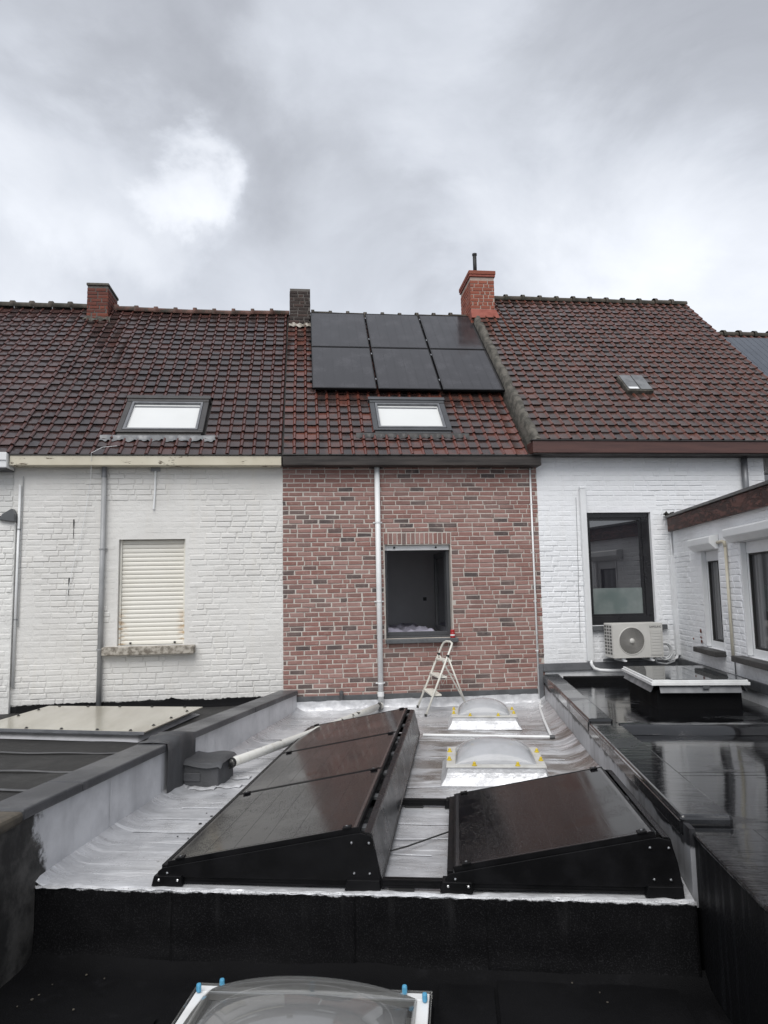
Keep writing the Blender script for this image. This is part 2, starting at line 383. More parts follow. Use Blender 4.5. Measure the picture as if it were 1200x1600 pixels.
def m_front():
    t = NT('black_bitumen_front_with_silver_drips'); n = t.noise(1.6, 6, .62); g = t.noise(150, 3, .7); st = t.noise(1.0, 5, .6, t.map(scale=(9, 9, .8)))
    z = t.sepz()[2]; ed = t.noise(13, 6, .7); ed2 = t.noise(1.3, 2)
    lim = t.math('ADD', t.math('MULTIPLY', ed, .055), t.math('MULTIPLY', ed2, .035))
    f = t.rng(t.math('ADD', z, lim), -1.618, -1.608)
    f = t.math('MULTIPLY', f, t.rng(g, .30, .5, .35, 1))
    c = t.mix(t.rng(n, .35, .7), (.0030, .0030, .0035), (.0055, .0055, .0062))  # base blacks kept extra low, painting in the shade on this front
    c = t.mix(t.math('MULTIPLY', t.rng(st, .55, .72), t.rng(z, -1.95, -1.72, 0, .55)), c, (.022, .022, .023))
    c = t.mix(t.rng(g, .52, .66, 0, .6), c, (.030, .030, .032))
    c = t.mix(f, c, (.62, .625, .64))
    return t.fin(c, t.math('SUBTRACT', .68, t.math('MULTIPLY', f, .25)), t.bump(g, .7, .006), t.math('MULTIPLY', f, .3), .10)
M['front'] = m_front()
def m_wet(name='wet_black_membrane', c=(.006, .0062, .007), dry=.30, bumpy=.065):
    t = NT(name); ur = t.map(rot=(0, 0, AL))
    n = t.noise(1.5, 6, .65, t.map(ur, scale=(.8, 1.5, 1))); pud = t.rng(n, .36, .47)
    rip = t.noise(1.0, 5, .6, t.map(ur, scale=(4, 20, 5))); gr_ = t.noise(120, 3, .7)
    h = t.math('ADD', t.math('MULTIPLY', rip, .55), t.math('MULTIPLY', gr_, t.math('MULTIPLY', t.math('SUBTRACT', 1.0, pud), .20)))
    col = t.mix(pud, tuple(x*1.8 for x in c), c)
    return t.fin(col, t.math('ADD', .025, t.math('MULTIPLY', t.math('SUBTRACT', 1.0, pud), dry)), t.bump(h, bumpy, .035), spec=.62, coat=.25)
M['wet'] = m_wet()
M['wet_cap'] = m_wet('wet_bitumen_coping', (.010, .0103, .0115), .30, .12)
def m_wetwall():
    t = NT('wet_black_bitumen_wall'); g = t.noise(90, 3, .7); st = t.noise(1.0, 5, .65, t.map(scale=(16, 16, 1.1)))
    c = t.mix(t.rng(st, .45, .7), (.0055, .0055, .0063), (.013, .0133, .0148))
    return t.fin(c, t.rng(st, .4, .65, .55, .34), t.bump(g, .45, .006), spec=.16)
M['wet_wall'] = m_wetwall()
def m_rparapet():                                # silver paint below, tar above, with a ragged border
    t = NT('half_silvered_upstand'); ur = t.map(rot=(0, 0, AL)); s = t.sepz(ur); n = t.noise(2.6, 6, .62); ed = t.noise(3.4, 6, .65)
    f = t.rng(t.math('ADD', s[2], t.math('MULTIPLY', ed, .20)), -1.290, -1.312)
    st = t.noise(1.0, 5, .6, t.map(ur, scale=(8, 8, .7)))
    sil = t.mix(t.rng(n, .35, .68), (.50, .505, .525), (.36, .365, .38)); sil = t.mix(t.rng(st, .5, .7, 0, .6), sil, (.20, .202, .21))
    tar = t.mix(t.rng(st, .42, .7), (.014, .014, .016), (.055, .056, .06))
    return t.fin(t.mix(f, tar, sil), .42, t.bump(t.noise(30, 5), .3, .006), t.math('MULTIPLY', f, .35), .5)
M['rparapet'] = m_rparapet()
def m_lparapet():                                # silver on the inner face, bare dark render at the front end
    t = NT('silvered_parapet_face'); ur = t.map(rot=(0, 0, AL)); s = t.sepz(ur); n = t.noise(2.2, 6, .62); ed = t.noise(6, 6, .65)
    f = t.rng(t.math('ADD', t.math('ADD', s[1], t.math('MULTIPLY', ed, .34)), t.math('MULTIPLY', t.math('ADD', s[2], 1.4), .25)), 4.22, 4.27)
    low = t.rng(t.math('ADD', s[2], t.math('MULTIPLY', t.noise(5, 5, .65), .10)), -1.600, -1.585)
    f = t.math('MULTIPLY', f, t.math('ADD', t.math('MULTIPLY', low, .8), .2))
    st = t.noise(1.0, 5, .6, t.map(ur, scale=(5, 5, .7)))
    sil = t.mix(t.rng(n, .35, .68), (.66, .665, .685), (.50, .505, .525)); sil = t.mix(t.rng(st, .5, .72, 0, .35), sil, (.36, .365, .38))
    drk = t.mix(t.rng(t.noise(4, 6, .7), .4, .65), (.018, .0175, .017), (.075, .072, .068))
    return t.fin(t.mix(f, drk, sil), t.math('SUBTRACT', .7, t.math('MULTIPLY', f, .25)), t.bump(t.noise(12, 5), .45, .012), t.math('MULTIPLY', f, .25), .45)
M['lparapet'] = m_lparapet()
def m_cell(name='solar_cell', wetness=1.0, base=(.0065, .0062, .0072)):
    t = NT(name); o = t.n('ShaderNodeTexCoord').outputs['Object']
    ws = t.n('ShaderNodeTexWave', wave_type='BANDS', bands_direction='Y'); t.l(o, ws.inputs[0]); ws.inputs['Scale'].default_value = 14.0; ws.inputs['Distortion'].default_value = 0
    vo = t.voro(120); drop = t.rng(vo, .36, .10); dn = t.noise(1.6, 4, .6); wetm = t.math('MULTIPLY', drop, t.rng(dn, .42, .58, .0, 1))
    c = t.mix(t.rng(ws.outputs[0], .9, 1.0, 0, .35), base, tuple(x*1.7 for x in base))
    c = t.mix(t.rng(t.noise(1.2, 4, .6, t.map(scale=(3, 3, 1))), .45, .75, 0, .4), c, tuple(x*2.4 for x in base))
    return t.fin(c, t.math('ADD', .09, t.math('MULTIPLY', t.rng(dn, .35, .65), .10)), t.bump(wetm, .55*wetness, .006), spec=.5 if wetness < .5 else .30)
M['cell'] = m_cell(); M['cell_roof'] = m_cell('roof_solar_cell', .2, (.032, .031, .034))  # roof cells lightened: reflected sky is put into their base colour
M['cell_gap'] = simple('panel_backsheet', (.036, .035, .037), (.030, .0295, .031), 5, (.15, .2), 0)
M['cell_blue'] = simple('blue_grey_solar_glass', (.060, .070, .088), (.045, .054, .070), 2, (.12, .2), 0)
M['alu_black'] = simple('black_anodised_aluminium', (.0045, .0045, .005), (.007, .007, .008), 6, (.36, .55), .15, 70, spec=.16)
M['alu_wet'] = simple('wet_black_metal_sheet', (.014, .014, .016), (.024, .024, .027), 4, (.20, .36), .5, 90, metal=.2)
M['steel'] = simple('stainless_bolt', (.62, .62, .62), (.52, .52, .52), 20, (.22, .3), 0, metal=1.0)
def m_opal():
    t = NT('opal_acrylic'); b = t.b.inputs; n = t.noise(6, 5)
    t.fin(t.mix(t.rng(n, .4, .75), (.50, .51, .53), (.42, .43, .44)), .08, spec=.6)
    tr = t.n('ShaderNodeBsdfTransparent'); mx = t.n('ShaderNodeMixShader'); mx.inputs[0].default_value = .42
    t.l(t.b.outputs[0], mx.inputs[1]); t.l(tr.outputs[0], mx.inputs[2]); t.l(mx.outputs[0], t.out.inputs[0]); return t.m
M['opal'] = m_opal()
M['opal_in'] = simple('inner_opal_acrylic', (.60, .605, .615), (.54, .545, .555), 3, (.3, .4), 0)
M['acrylic_edge'] = simple('dirty_acrylic_edge', (.58, .575, .55), (.46, .45, .42), 9, (.4, .6), .2, 40)
def m_clear():
    t = NT('clear_acrylic'); t.fin((.75, .76, .76), .05, spec=.6)
    gl = t.n('ShaderNodeBsdfGlossy'); gl.inputs['Roughness'].default_value = .04; gl.inputs['Color'].default_value = (.9, .9, .9, 1)
    tr = t.n('ShaderNodeBsdfTransparent'); tr.inputs[0].default_value = (.90, .90, .89, 1)
    lw = t.n('ShaderNodeLayerWeight'); lw.inputs[0].default_value = .35
    df = t.n('ShaderNodeBsdfDiffuse'); df.inputs[0].default_value = (.45, .45, .44, 1)
    m1 = t.n('ShaderNodeMixShader'); m1.inputs[0].default_value = .20; t.l(tr.outputs[0], m1.inputs[1]); t.l(df.outputs[0], m1.inputs[2])
    mx = t.n('ShaderNodeMixShader'); t.l(t.math('ADD', t.math('MULTIPLY', lw.outputs['Fresnel'], .8), .05, True), mx.inputs[0])
    t.l(m1.outputs[0], mx.inputs[1]); t.l(gl.outputs[0], mx.inputs[2]); t.l(mx.outputs[0], t.out.inputs[0]); return t.m
M['clear'] = m_clear()
M['yellow'] = simple('yellow_plastic_cap', (.62, .47, .035), (.55, .40, .03), 9, (.35, .45), 0)
M['blue'] = simple('blue_plastic_cap', (.10, .36, .56), (.08, .30, .48), 9, (.3, .4), 0)
M['whiteframe'] = simple('white_lacquered_metal', (.80, .81, .81), (.70, .705, .70), 5, (.3, .45), .05, 30)
M['cream_sheet'] = simple('cream_polycarbonate', (.47, .445, .375), (.38, .355, .295), 1.4, (.10, .22), .03, 8, stretch=(2.5, .5, 1))
M['ac'] = simple('warm_white_appliance', (.60, .59, .56), (.54, .53, .50), 3, (.4, .5), .03, 30)
M['ac_dark'] = simple('dark_fan_recess', (.10, .096, .09), (.08, .077, .073), 6, (.5, .6), 0)
M['ac_grill'] = simple('grey_fan_grille', (.36, .35, .33), (.31, .30, .285), 6, (.4, .5), 0)
M['ink'] = simple('dark_lettering', (.03, .03, .035), (.04, .04, .045), 6, (.5, .6), 0)
M['yellowpipe'] = simple('stained_cream_pipe', (.60, .565, .46), (.50, .45, .34), 6, (.5, .65), .2, 30, stretch=(1, 1, .4))
M['lad'] = simple('ivory_ladder_enamel', (.70, .69, .63), (.62, .60, .54), 8, (.35, .5), .1, 40)
M['rubber'] = simple('black_rubber', (.015, .015, .015), (.02, .02, .02), 6, (.6, .7), 0)
M['red'] = simple('red_tin', (.42, .025, .025), (.33, .02, .022), 8, (.25, .35), 0)
M['roomwall'] = simple('grey_room_wall', (.66, .66, .67), (.60, .60, .61), 2, (.8, .9), 0)
M['roomfloor'] = simple('room_floor', (.16, .13, .10), (.12, .10, .08), 3, (.5, .6), 0)
M['door'] = simple('orange_brown_door', (.28, .12, .05), (.22, .09, .04), 3, (.4, .5), 0, stretch=(6, 6, .5))
M['sheet'] = simple('lavender_bed_sheet', (.50, .48, .58), (.42, .41, .50), 5, (.8, .9), .5, 12, dist=.02)
M['cement'] = simple('lichen_cement', (.125, .115, .098), (.055, .052, .044), 8, (.85, .95), .9, 26, lo=.38, hi=.62, dist=.02)
def m_chim(name, k):
    t = NT(name); a = t.tone(); n = t.noise(20, 5, .65)
    c = t.ramp(a, [(0, k[0]), (.5, k[1]), (1, k[2])]); c = t.mix(t.rng(n, .5, .75, 0, .5), c, k[3])
    return t.fin(c, .85, t.bump(n, .5, .008), spec=.25)
M['ch_red'] = m_chim('red_chimney_brick', ((.20, .066, .045), (.165, .055, .040), (.125, .048, .038), (.085, .06, .05)))
M['ch_dark'] = m_chim('sooty_chimney_brick', ((.055, .042, .038), (.040, .033, .031), (.075, .050, .043), (.10, .09, .08)))
M['ch_orange'] = m_chim('orange_chimney_brick', ((.34, .115, .075), (.29, .095, .063), (.25, .085, .058), (.25, .11, .085)))
M['ch_capred'] = simple('red_painted_band', (.30, .085, .06), (.24, .065, .047), 9, (.7, .85), .4, 50)
M['pale_mortar'] = simple('pale_mortar', (.42, .34, .29), (.36, .29, .25), 9, (.85, .95), .3, 60)
M['dark_mortar'] = simple('dark_mortar', (.10, .09, .08), (.14, .13, .12), 9, (.85, .95), .3, 60)
M['stonecap'] = simple('yellow_sandstone', (.10, .085, .065), (.045, .040, .034), 8, (.8, .95), .8, 30)
M['moss'] = simple('black_moss', (.012, .011, .008), (.026, .024, .016), 30, (.9, 1), 1.0, 70, dist=.03)
M['cable'] = M['rubber']
M['ground'] = simple('wet_asphalt_and_yard', (.045, .045, .046), (.065, .063, .060), .4, (.5, .8), .3, 30)

# ------------------------------------------------------------------ generic pieces
def brick_mesh(L, H, D, var, mat, cache={}):
    key = (round(L, 2), round(H, 3), round(D, 4), var, mat.name)
    if key in cache: return cache[key]
    rs = random.Random(hash(key[:4]) & 0xffff)
    mb = MB(); mb.add(*brick_geo(L, H, D, rs))
    me = mb.mesh('brick', mat); cache[key] = me
    return me
def brick_geo(L, H, D, rs):
    j = lambda s: rs.uniform(-s, s)
    c = .007
    b = [(0, 0), (L, 0), (L, H), (0, H)]
    vs = []
    for x, z in b: vs.append((x, .012, z))
    jj = [(j(.0038), j(.0034)) for _ in range(4)]
    for (x, z), (a, q) in zip(b, jj): vs.append((x + a, -D + c*.7, z + q))
    for (x, z), (a, q) in zip(b, jj):
        vs.append((x + a + (c if x == 0 else -c), -D + j(.0015), z + q + (c if z == 0 else -c)))
    fs = [(8, 9, 10, 11)]
    for i in range(4):
        k = (i + 1) % 4
        fs += [(i, k, 4 + k, 4 + i), (4 + i, 4 + k, 8 + k, 8 + i)]
    return vs, fs
def brick_field(part, mat, xf, rotz, W, z0, z1, course, full, joint, depth, holes=(), keep=300, soft=(), seed=1, half=.10, cam_at=None, worn=False):
    """bricks on a wall face; xf(x, z) gives the frame point; the nearest ones are objects, the rest one mesh"""
    rs = random.Random(seed); items = []
    H = course - joint; n = int((z1 - z0)/course + .02)
    for r in range(n):
        z = z0 + r*course
        x = -(full + joint)*(.5 if r % 2 else 0) - rs.uniform(0, .05)
        while x < W - .03:
            L = full*.47 if rs.random() < half else full + rs.uniform(-.012, .012)
            a, b = max(x, 0), min(x + L, W)
            x += L + joint
            segs = [(a, b)]
            for hx0, hx1, hz0, hz1 in holes:
                if z + H <= hz0 + .004 or z >= hz1 - .004: continue
                ns = []
                for p, q in segs:
                    if q <= hx0 or p >= hx1: ns.append((p, q)); continue
                    if p < hx0 - .02: ns.append((p, hx0 - .004))
                    if q > hx1 + .02: ns.append((hx1 + .004, q))
                segs = ns
            for p, q in segs:
                if q - p < .028: continue
                D = depth*rs.uniform(.6, 1.25)
                if worn: D *= max(.28, min(1.12, .70 + .55*(math.sin(p*2.1 + seed) * math.sin(z*2.7 + seed*2) + .6*math.sin(p*4.3 + z*3.1 + seed))))
                for sx0, sx1, sz0, sz1, k in soft:
                    if sx0 < (p + q)/2 < sx1 and sz0 < z + H/2 < sz1: D *= k*rs.uniform(.3, 1.3)
                P = xf(p, z)
                items.append((P, q - p, max(D, .0008), rs.random()))
    b = base_of(part)
    c = cam_at or (lambda P: P.length)
    items.sort(key=lambda t: c(Vector(t[0])))
    Rz = Matrix.Rotation(rotz, 3, 'Z')
    rest = MB()
    for i, (P, L, D, tn) in enumerate(items):
        P = Vector(P)
        if i < keep:
            Lr = round(L, 2)
            if Lr > L: Lr -= .01
            o = inst('brick', brick_mesh(Lr, H, round(D*500)/500 if D > .002 else .0015, i % 4, mat), part, P, (0, rs.uniform(-.006, .006), rotz))
        else:
            vs, fs = brick_geo(L, H, D, rs)
            rest.add([tuple(Rz @ Vector(q) + P) for q in vs], fs, None, tn)
    if rest.v:
        o = rest.build('far_bricks', mat, part, attr=True, fix=False); o['kind'] = 'stuff'
    return items
def wall_with_holes(mb, x0, x1, z0, z1, y0, y1, holes, xf=None):
    """a slab in x,z between depths y0,y1 cut into boxes round rectangular holes"""
    xs = sorted({x0, x1, *[h[0] for h in holes], *[h[1] for h in holes]}); zs = sorted({z0, z1, *[h[2] for h in holes], *[h[3] for h in holes]})
    V = {}; 
    def vid(i, k, y):
        key = (i, k, y)
        if key not in V:
            p = (xs[i], y, zs[k]); V[key] = len(mb.v); mb.v.append(Vector(xf(*p)) if xf else Vector(p)); mb.a.append(0)
        return V[key]
    def solid(i, k):
        if i < 0 or k < 0 or i >= len(xs) - 1 or k >= len(zs) - 1: return False
        cx, cz = (xs[i] + xs[i + 1])/2, (zs[k] + zs[k + 1])/2
        return not any(h[0] < cx < h[1] and h[2] < cz < h[3] for h in holes)
    for i in range(len(xs) - 1):
        for k in range(len(zs) - 1):
            if not solid(i, k): continue
            q = lambda a, c, y: vid(i + a, k + c, y)
            mb.f.append([q(0, 0, y0), q(1, 0, y0), q(1, 1, y0), q(0, 1, y0)])
            mb.f.append([q(0, 0, y1), q(0, 1, y1), q(1, 1, y1), q(1, 0, y1)])
            if not solid(i - 1, k): mb.f.append([q(0, 0, y0), q(0, 1, y0), q(0, 1, y1), q(0, 0, y1)])
            if not solid(i + 1, k): mb.f.append([q(1, 0, y0), q(1, 0, y1), q(1, 1, y1), q(1, 1, y0)])
            if not solid(i, k - 1): mb.f.append([q(0, 0, y0), q(0, 0, y1), q(1, 0, y1), q(1, 0, y0)])
            if not solid(i, k + 1): mb.f.append([q(0, 1, y0), q(1, 1, y0), q(1, 1, y1), q(0, 1, y1)])
    return mb

TH = R(44); CT, ST = math.cos(TH), math.sin(TH)
def slope(Y0, Z0): return lambda x, s, h: (x, Y0 + s*CT - h*ST, Z0 + s*ST + h*CT)
def tile_geo(W, G, rs=None):
    """an interlocking pan tile: flat pan, narrow roll at the right, thick nose at the lower edge with a gap below it"""
    prof = [(-.02, .003), (.05, .0), (.68, .0), (.74, .004), (.79, .018), (.85, .026), (.91, .026), (.97, .018), (1.01, .004)]
    isr = lambda x: 1.0 if .735 < x < 1.005 else 0.0
    vs = []; roll = []
    Lg = G + .03
    for s, lift in ((0, .025), (Lg, .0)):
        for x, h in prof:
            vs.append((x*W, s - (.008 if (s == 0 and .74 < x < 1) else 0), h + lift)); roll.append(isr(x))
    n = len(prof)
    fs = [(i, i + 1, n + i + 1, n + i) for i in range(n - 1)]
    for x, h in prof:
        vs.append((x*W, .002, h*.8 + .0115)); roll.append(isr(x))
    for i in range(n): vs.append(vs[i]); roll.append(roll[i])
    fs += [(2*n + i, 2*n + i + 1, 3*n + i + 1, 3*n + i) for i in range(n - 1)]
    for x, h in prof:
        vs.append((x*W, .06, h*.8 + .005)); roll.append(isr(x))
    fs += [(4*n + i, 4*n + i + 1, 2*n + i + 1, 2*n + i) for i in range(n - 1)]
    return vs, fs, roll
def tile_mesh(W, G, mat, var):
    vs, fs, roll = tile_geo(W, G); rs = random.Random(var)
    k = vs
    me = bpy.data.meshes.new('roof_tile'); me.from_pydata(k, [], fs)
    at = me.attributes.new('roll', 'FLOAT', 'POINT'); at.data.foreach_set('value', roll)
    me.polygons.foreach_set('use_smooth', [i < len(roll)//5 - 1 for i in range(len(fs))])
    me.materials.append(mat); return me
def tile_roof(part, mat, x0, cols, W, Y0, Z0, rows, G, holes=(), keep=300, seed=3, skip=None, sag=0.0, s0=-.05):
    rs = random.Random(seed); S = slope(Y0, Z0)
    var = [tile_mesh(W, G, mat, k) for k in range(4)]
    items = []
    for r in range(rows):
        for c in range(cols):
            x = x0 + c*W; s = s0 + r*G
            cx, cs = x + W/2, s + G/2
            if any(h[0] < cx < h[1] and h[2] < cs < h[3] for h in holes): continue
            if skip and skip(cx, cs): continue
            sg = sag*math.sin(math.pi*c/max(1, cols))*(r/rows)
            items.append((Vector(S(x + rs.uniform(-.003, .003), s + rs.uniform(-.006, .006), .012 + rs.uniform(-.003, .005) - sg)), rs.uniform(-.018, .018), rs.uniform(-.022, .022), rs.random()))
    items.sort(key=lambda t: t[0].length)
    vs, fs, roll = tile_geo(W, G)
    mv, mf, mr, mt = [], [], [], []
    b = base_of(part)
    for i, (P, a, t2, tn) in enumerate(items):
        if i < keep:
            inst('roof_tile', var[i % 4], part, P, (TH + t2*.4, t2*.6, a))
        else:
            Rm = Matrix.Rotation(a, 3, 'Z') @ Matrix.Rotation(t2*.6, 3, 'Y') @ Matrix.Rotation(TH + t2*.4, 3, 'X')
            n = len(mv)
            mv += [tuple(Rm @ Vector(q) + P - b) for q in vs]; mf += [[j + n for j in f] for f in fs]; mr += roll; mt += [tn]*len(vs)
    if mv:
        me = bpy.data.meshes.new('far_roof_tiles'); me.from_pydata(mv, [], mf)
        for nm, d in (('roll', mr), ('tone', mt)):
            at = me.attributes.new(nm, 'FLOAT', 'POINT'); at.data.foreach_set('value', d)
        me.polygons.foreach_set('use_smooth', [(i % len(fs)) < len(vs)//5 - 1 for i in range(len(mf))])
        me.materials.append(mat); o = bpy.data.objects.new('far_roof_tiles', me); COL.objects.link(o); o.parent = part; o['kind'] = 'stuff'
def ridge_tiles(part, mat, x0, x1, Y, Z, L=.36, r=.095, sag=0.0, seed=1):
    rs = random.Random(seed); n = max(1, round((x1 - x0)/L)); L = (x1 - x0)/n
    mb = MB(); ov = .05; sg = 9
    for s, q in ((0, 1.42), (.060, 1.42), (.066, 1.0), (L + .01, .97)):
        for k in range(sg + 1):
            an = R(-25) + R(230)*k/sg
            mb.v.append(Vector((s, math.cos(an)*r*q, math.sin(an)*r*q*.85))); mb.a.append(0)
    for i in range(3):
        for k in range(sg):
            a = i*(sg + 1) + k; mb.f.append([a, a + 1, a + sg + 2, a + sg + 1])
    me = mb.mesh('ridge_tile', mat, smooth=True)
    for i in range(n):
        t = (i + .5)/n
        inst('ridge_tile', me, part, (x0 + i*L, Y, Z - sag*math.sin(math.pi*t) + rs.uniform(-.006, .006)), (rs.uniform(-.03, .03), rs.uniform(-.015, .015), rs.uniform(-.01, .01)))
def house_shell(root, x0, x1, y0, y1, zb, wallmat, holes, eave_z, Yr, Zr, thick=.3):
    mb = MB(); wall_with_holes(mb, x0, x1, zb, eave_z, y0, y0 + thick, holes)
    wl_ = mb.build('wall', wallmat, root)
    return wl_
def roof_slabs(root, x0, x1, Y0, Z0, Yr, y_back, mat_under, holes=()):
    """underlay of the front slope and the whole back slope"""
    S = slope(Y0, Z0); sl = (Yr - Y0)/CT
    rf = wall_with_holes(MB(), x0, x1, -.06, sl, -.08, -.012, holes, lambda x, h, s: S(x, s, h)).build('roof', mat_under, root)
    return rf
def gables(root, name, mat, x0, x1, Y0, Z0, Yr, zb):
    S = slope(Y0, Z0); Zr = Z0 + (Yr - Y0)*ST/CT; Yb = 2*Yr - Y0
    for xa, xb in ((x0, x0 + .2), (x1 - .2, x1)):
        MB().prism([(Y0 + .5, zb), (Yb - .2, zb), (Yb - .2, Z0 + .05), (Yr, Zr - .14), (Y0 + .5, Z0 + .29)], xa, xb, lambda a, b, h: (h, a, b)).build(name, mat, root)
    MB().box(x0, x1, Yb - .25, Yb - .05, zb, Z0 - .02).build('back_wall', mat, root)
    MB().prism([(Yr, Zr - .10), (Yb + .1, Z0 - .22), (Yb + .1, Z0 - .12), (Yr, Zr - .01)], x0, x1, lambda a, b, h: (h, a, b)).build('back_roof_slope', M['under'], root)
def roof_window(part, S, x0, x1, s0, s1, frame, apron_mat, ax0, ax1, W, seed=1):
    rw = MB()
    rw.box(x0, x1, s1 - .095, s1, -.02, .095, S); rw.box(x0, x1, s0, s0 + .06, -.02, .085, S)
    rw.box(x0, x0 + .075, s0 + .06, s1 - .095, -.02, .085, S); rw.box(x1 - .075, x1, s0 + .06, s1 - .095, -.02, .085, S)
    o = rw.build('roof_window', frame, part, bevel=.006)
    sa = MB(); a, b, c, d, k = x0 + .08, x1 - .08, s0 + .065, s1 - .10, .035
    sa.box(a, b, d - k, d, .01, .088, S); sa.box(a, b, c, c + k, .01, .092, S); sa.box(a, a + k, c + k, d - k, .01, .088, S); sa.box(b - k, b, c + k, d - k, .01, .088, S)
    sa.build('sash', M['zinc'], o, bevel=.004)
    box('pane', M['blind'], o, a + k, b - k, c + k, d - k, .0, .048, S)
    box('blind_rail', M['zinc'], o, a + k + .012, b - k - .012, d - k - .085, d - k - .045, .0485, .052, S)
    box('hood', frame, o, x0 - .02, x1 + .02, s1 - .03, s1 + .05, -.01, .112, S, bevel=.006)
    box('lower_cover', frame, o, x0 + .02, x1 - .02, s0 - .045, s0 - .002, .0, .06, S, bevel=.006)
    ap = MB()
    def f(i, j):
        x = ax0 + (ax1 - ax0)*i; ph = (x % W)/W
        hh = .036 + (.024*math.exp(-((ph - .87)/.10)**2)) + .004*math.sin(x*37 + seed)
        return (x, s0 - .045 - j*(.12 + .018*math.sin(x*23 + seed) + .012*math.sin(x*61)), hh if j > .3 else .055)
    ap.grid(90, 4, f, S); ap.build('lead_apron', apron_mat, o, smooth=True, fix=False)
    return o
def pipe_run(name, mat, parent, x, y, z0, z1, r, brackets=(), bmat=None, seg=14):
    o = MB().tube([(x, y, z0), (x, y, z1)], r, seg).build(name, mat, parent, smooth=False)
    o.data.polygons.foreach_set('use_smooth', [len(p.vertices) == 4 for p in o.data.polygons])
    for z in brackets:
        mb = MB(); mb.tube([(x, y, z - .009), (x, y, z + .009)], r*1.16, 12); mb.box(x - r*1.7, x + r*1.7, y + r*.9, y + r*1.25, z - .009, z + .009)
        mb.build('bracket', bmat or mat, o)
    return o
def lathe(mb, prof, c, seg=12, xf=None):
    """revolve (radius, height) pairs round a vertical axis"""
    n0 = len(mb.v)
    for r_, z in prof:
        for k in range(seg):
            an = 2*math.pi*k/seg; p = (c[0] + r_*math.cos(an), c[1] + r_*math.sin(an), c[2] + z)
            mb.v.append(Vector(xf(*p)) if xf else Vector(p)); mb.a.append(0)
    for i in range(len(prof) - 1):
        for k in range(seg):
            a = n0 + i*seg + k; b = n0 + i*seg + (k + 1) % seg; mb.f.append([a, b, b + seg, a + seg])
    return mb
GZ = -5.0

# ================================================================== ground
g = MB().box(-400, 400, -400, 400, GZ - .2, GZ).build('ground', M['ground']); tag(g, kind='structure')

Y0, Z0, YR = 9.85, 1.90, 13.42          # eaves and ridge of the three lower houses
ZR = Z0 + (YR - Y0)*ST/CT
XL, XM, XR = -3.92, -.32, 3.37          # party walls
S1 = slope(Y0, Z0)
def s_of(Y): return (Y - Y0)/CT

# ================================================================== white house, left of the brick one
h1 = thing('terraced_house', 'aged white painted brick house with closed cream roller shutter', 'house', (-2.1, 10, GZ), group='terraced houses in the row')
wx0, wx1, wz0, wz1 = -2.535, -1.65, -.685, .75
wall = MB(); wall_with_holes(wall, XL, XM, GZ, 1.86, 10.0, 10.3, [(wx0, wx1, wz0, wz1)])
wall = wall.build('wall', M['white_l'], h1)
brick_field(wall, M['white_l'], lambda x, z: (XL + x, 10.0, z), 0, XM - XL, -1.42, 1.77, .0752, .205, .0100, .0090,
            holes=[(wx0 - XL - .03, wx1 - XL + .03, wz0 - .13, wz1 + .02)],
            soft=[(wx0 - XL - .32, wx1 - XL + .22, wz1 - .05, wz1 + .5, .12), (wx0 - XL - .15, wx0 - XL + .02, wz0 - .2, wz1, .15), (wx1 - XL, wx1 - XL + .16, wz0 - .2, wz1, .2), (0, .35, -1.5, 1.8, .55)], seed=11, worn=True)
roof = roof_slabs(h1, XL, XM + .02, Y0, Z0, YR, 17, M['under'])
RW1 = (-2.65, -1.45, s_of(10.18), s_of(10.875))
tile_roof(roof, M['tile_l'], XL, 20, .1795, Y0, Z0, 25, .199, holes=[(RW1[0] - .02, RW1[1] + .02, RW1[2] - .02, RW1[3] + .03)], seed=21, sag=.03)
ridge_tiles(roof, M['ridge'], -3.56, -.30, YR, ZR + .02, .345, .085, .03, 2)
roof_window(roof, S1, *RW1, M['alu_dark'], M['lead'], -2.85, -1.23, .1795, 1)
gables(h1, 'gable_wall', M['white_n'], XL + .002, XM - .002, Y0, Z0, YR, GZ)
f_ = box('fascia_board', M['cream'], h1, XL + .004, XM - .012, 9.80, 9.99, 1.742, 1.875, bevel=.006)
box('gutter_edge', M['leaddark'], f_, XL + .004, XM - .012, 9.785, 9.86, 1.880, 1.893)
# shutter
shut = box('shutter_box_edge', M['white_l'], h1, wx0, wx1, 10.13, 10.2, wz0, wz1)
sh = MB(); sh.box(wx0 + .004, wx0 + .03, 10.06, 10.12, wz0, wz1); sh.box(wx1 - .03, wx1 - .004, 10.06, 10.12, wz0, wz1)
sh = sh.build('roller_shutter', M['shutter'], h1, bevel=.003)
sw = wx1 - wx0 - .064; ns = 24; shh = (wz1 - wz0 - .012)/ns
mb = MB(); prof = [(.0, .001), (-.008, .004), (-.0125, shh*.35), (-.0125, shh*.65), (-.007, shh - .006), (0, shh - .001)]
mb.v = [Vector((x, y, z)) for x in (0, sw) for y, z in prof] + [Vector((x, .008, z)) for x in (0, sw) for z in (.001, shh - .001)]; mb.a = [0]*len(mb.v)
n = len(prof); mb.f = [[i, i + 1, n + i + 1, n + i] for i in range(n - 1)] + [[2*n, 2*n + 1, 2*n + 3, 2*n + 2]]
slat = mb.mesh('slat', M['shutter'])
for i in range(ns): inst('slat', slat, sh, (wx0 + .032, 10.095, wz0 + .006 + i*shh))
for x in (wx0 + .16, wx1 - .14):
    lathe(MB(), [(.0, -.012), (.014, -.012), (.014, .012), (0, .012)], (x, 10.075, wz0 + .03), 10).build('stop_button', M['rubber'], sh)
box('window_sill', M['sill'], h1, -2.695, -1.50, 9.86, 10.09, -.80, -.69, bevel=.012)
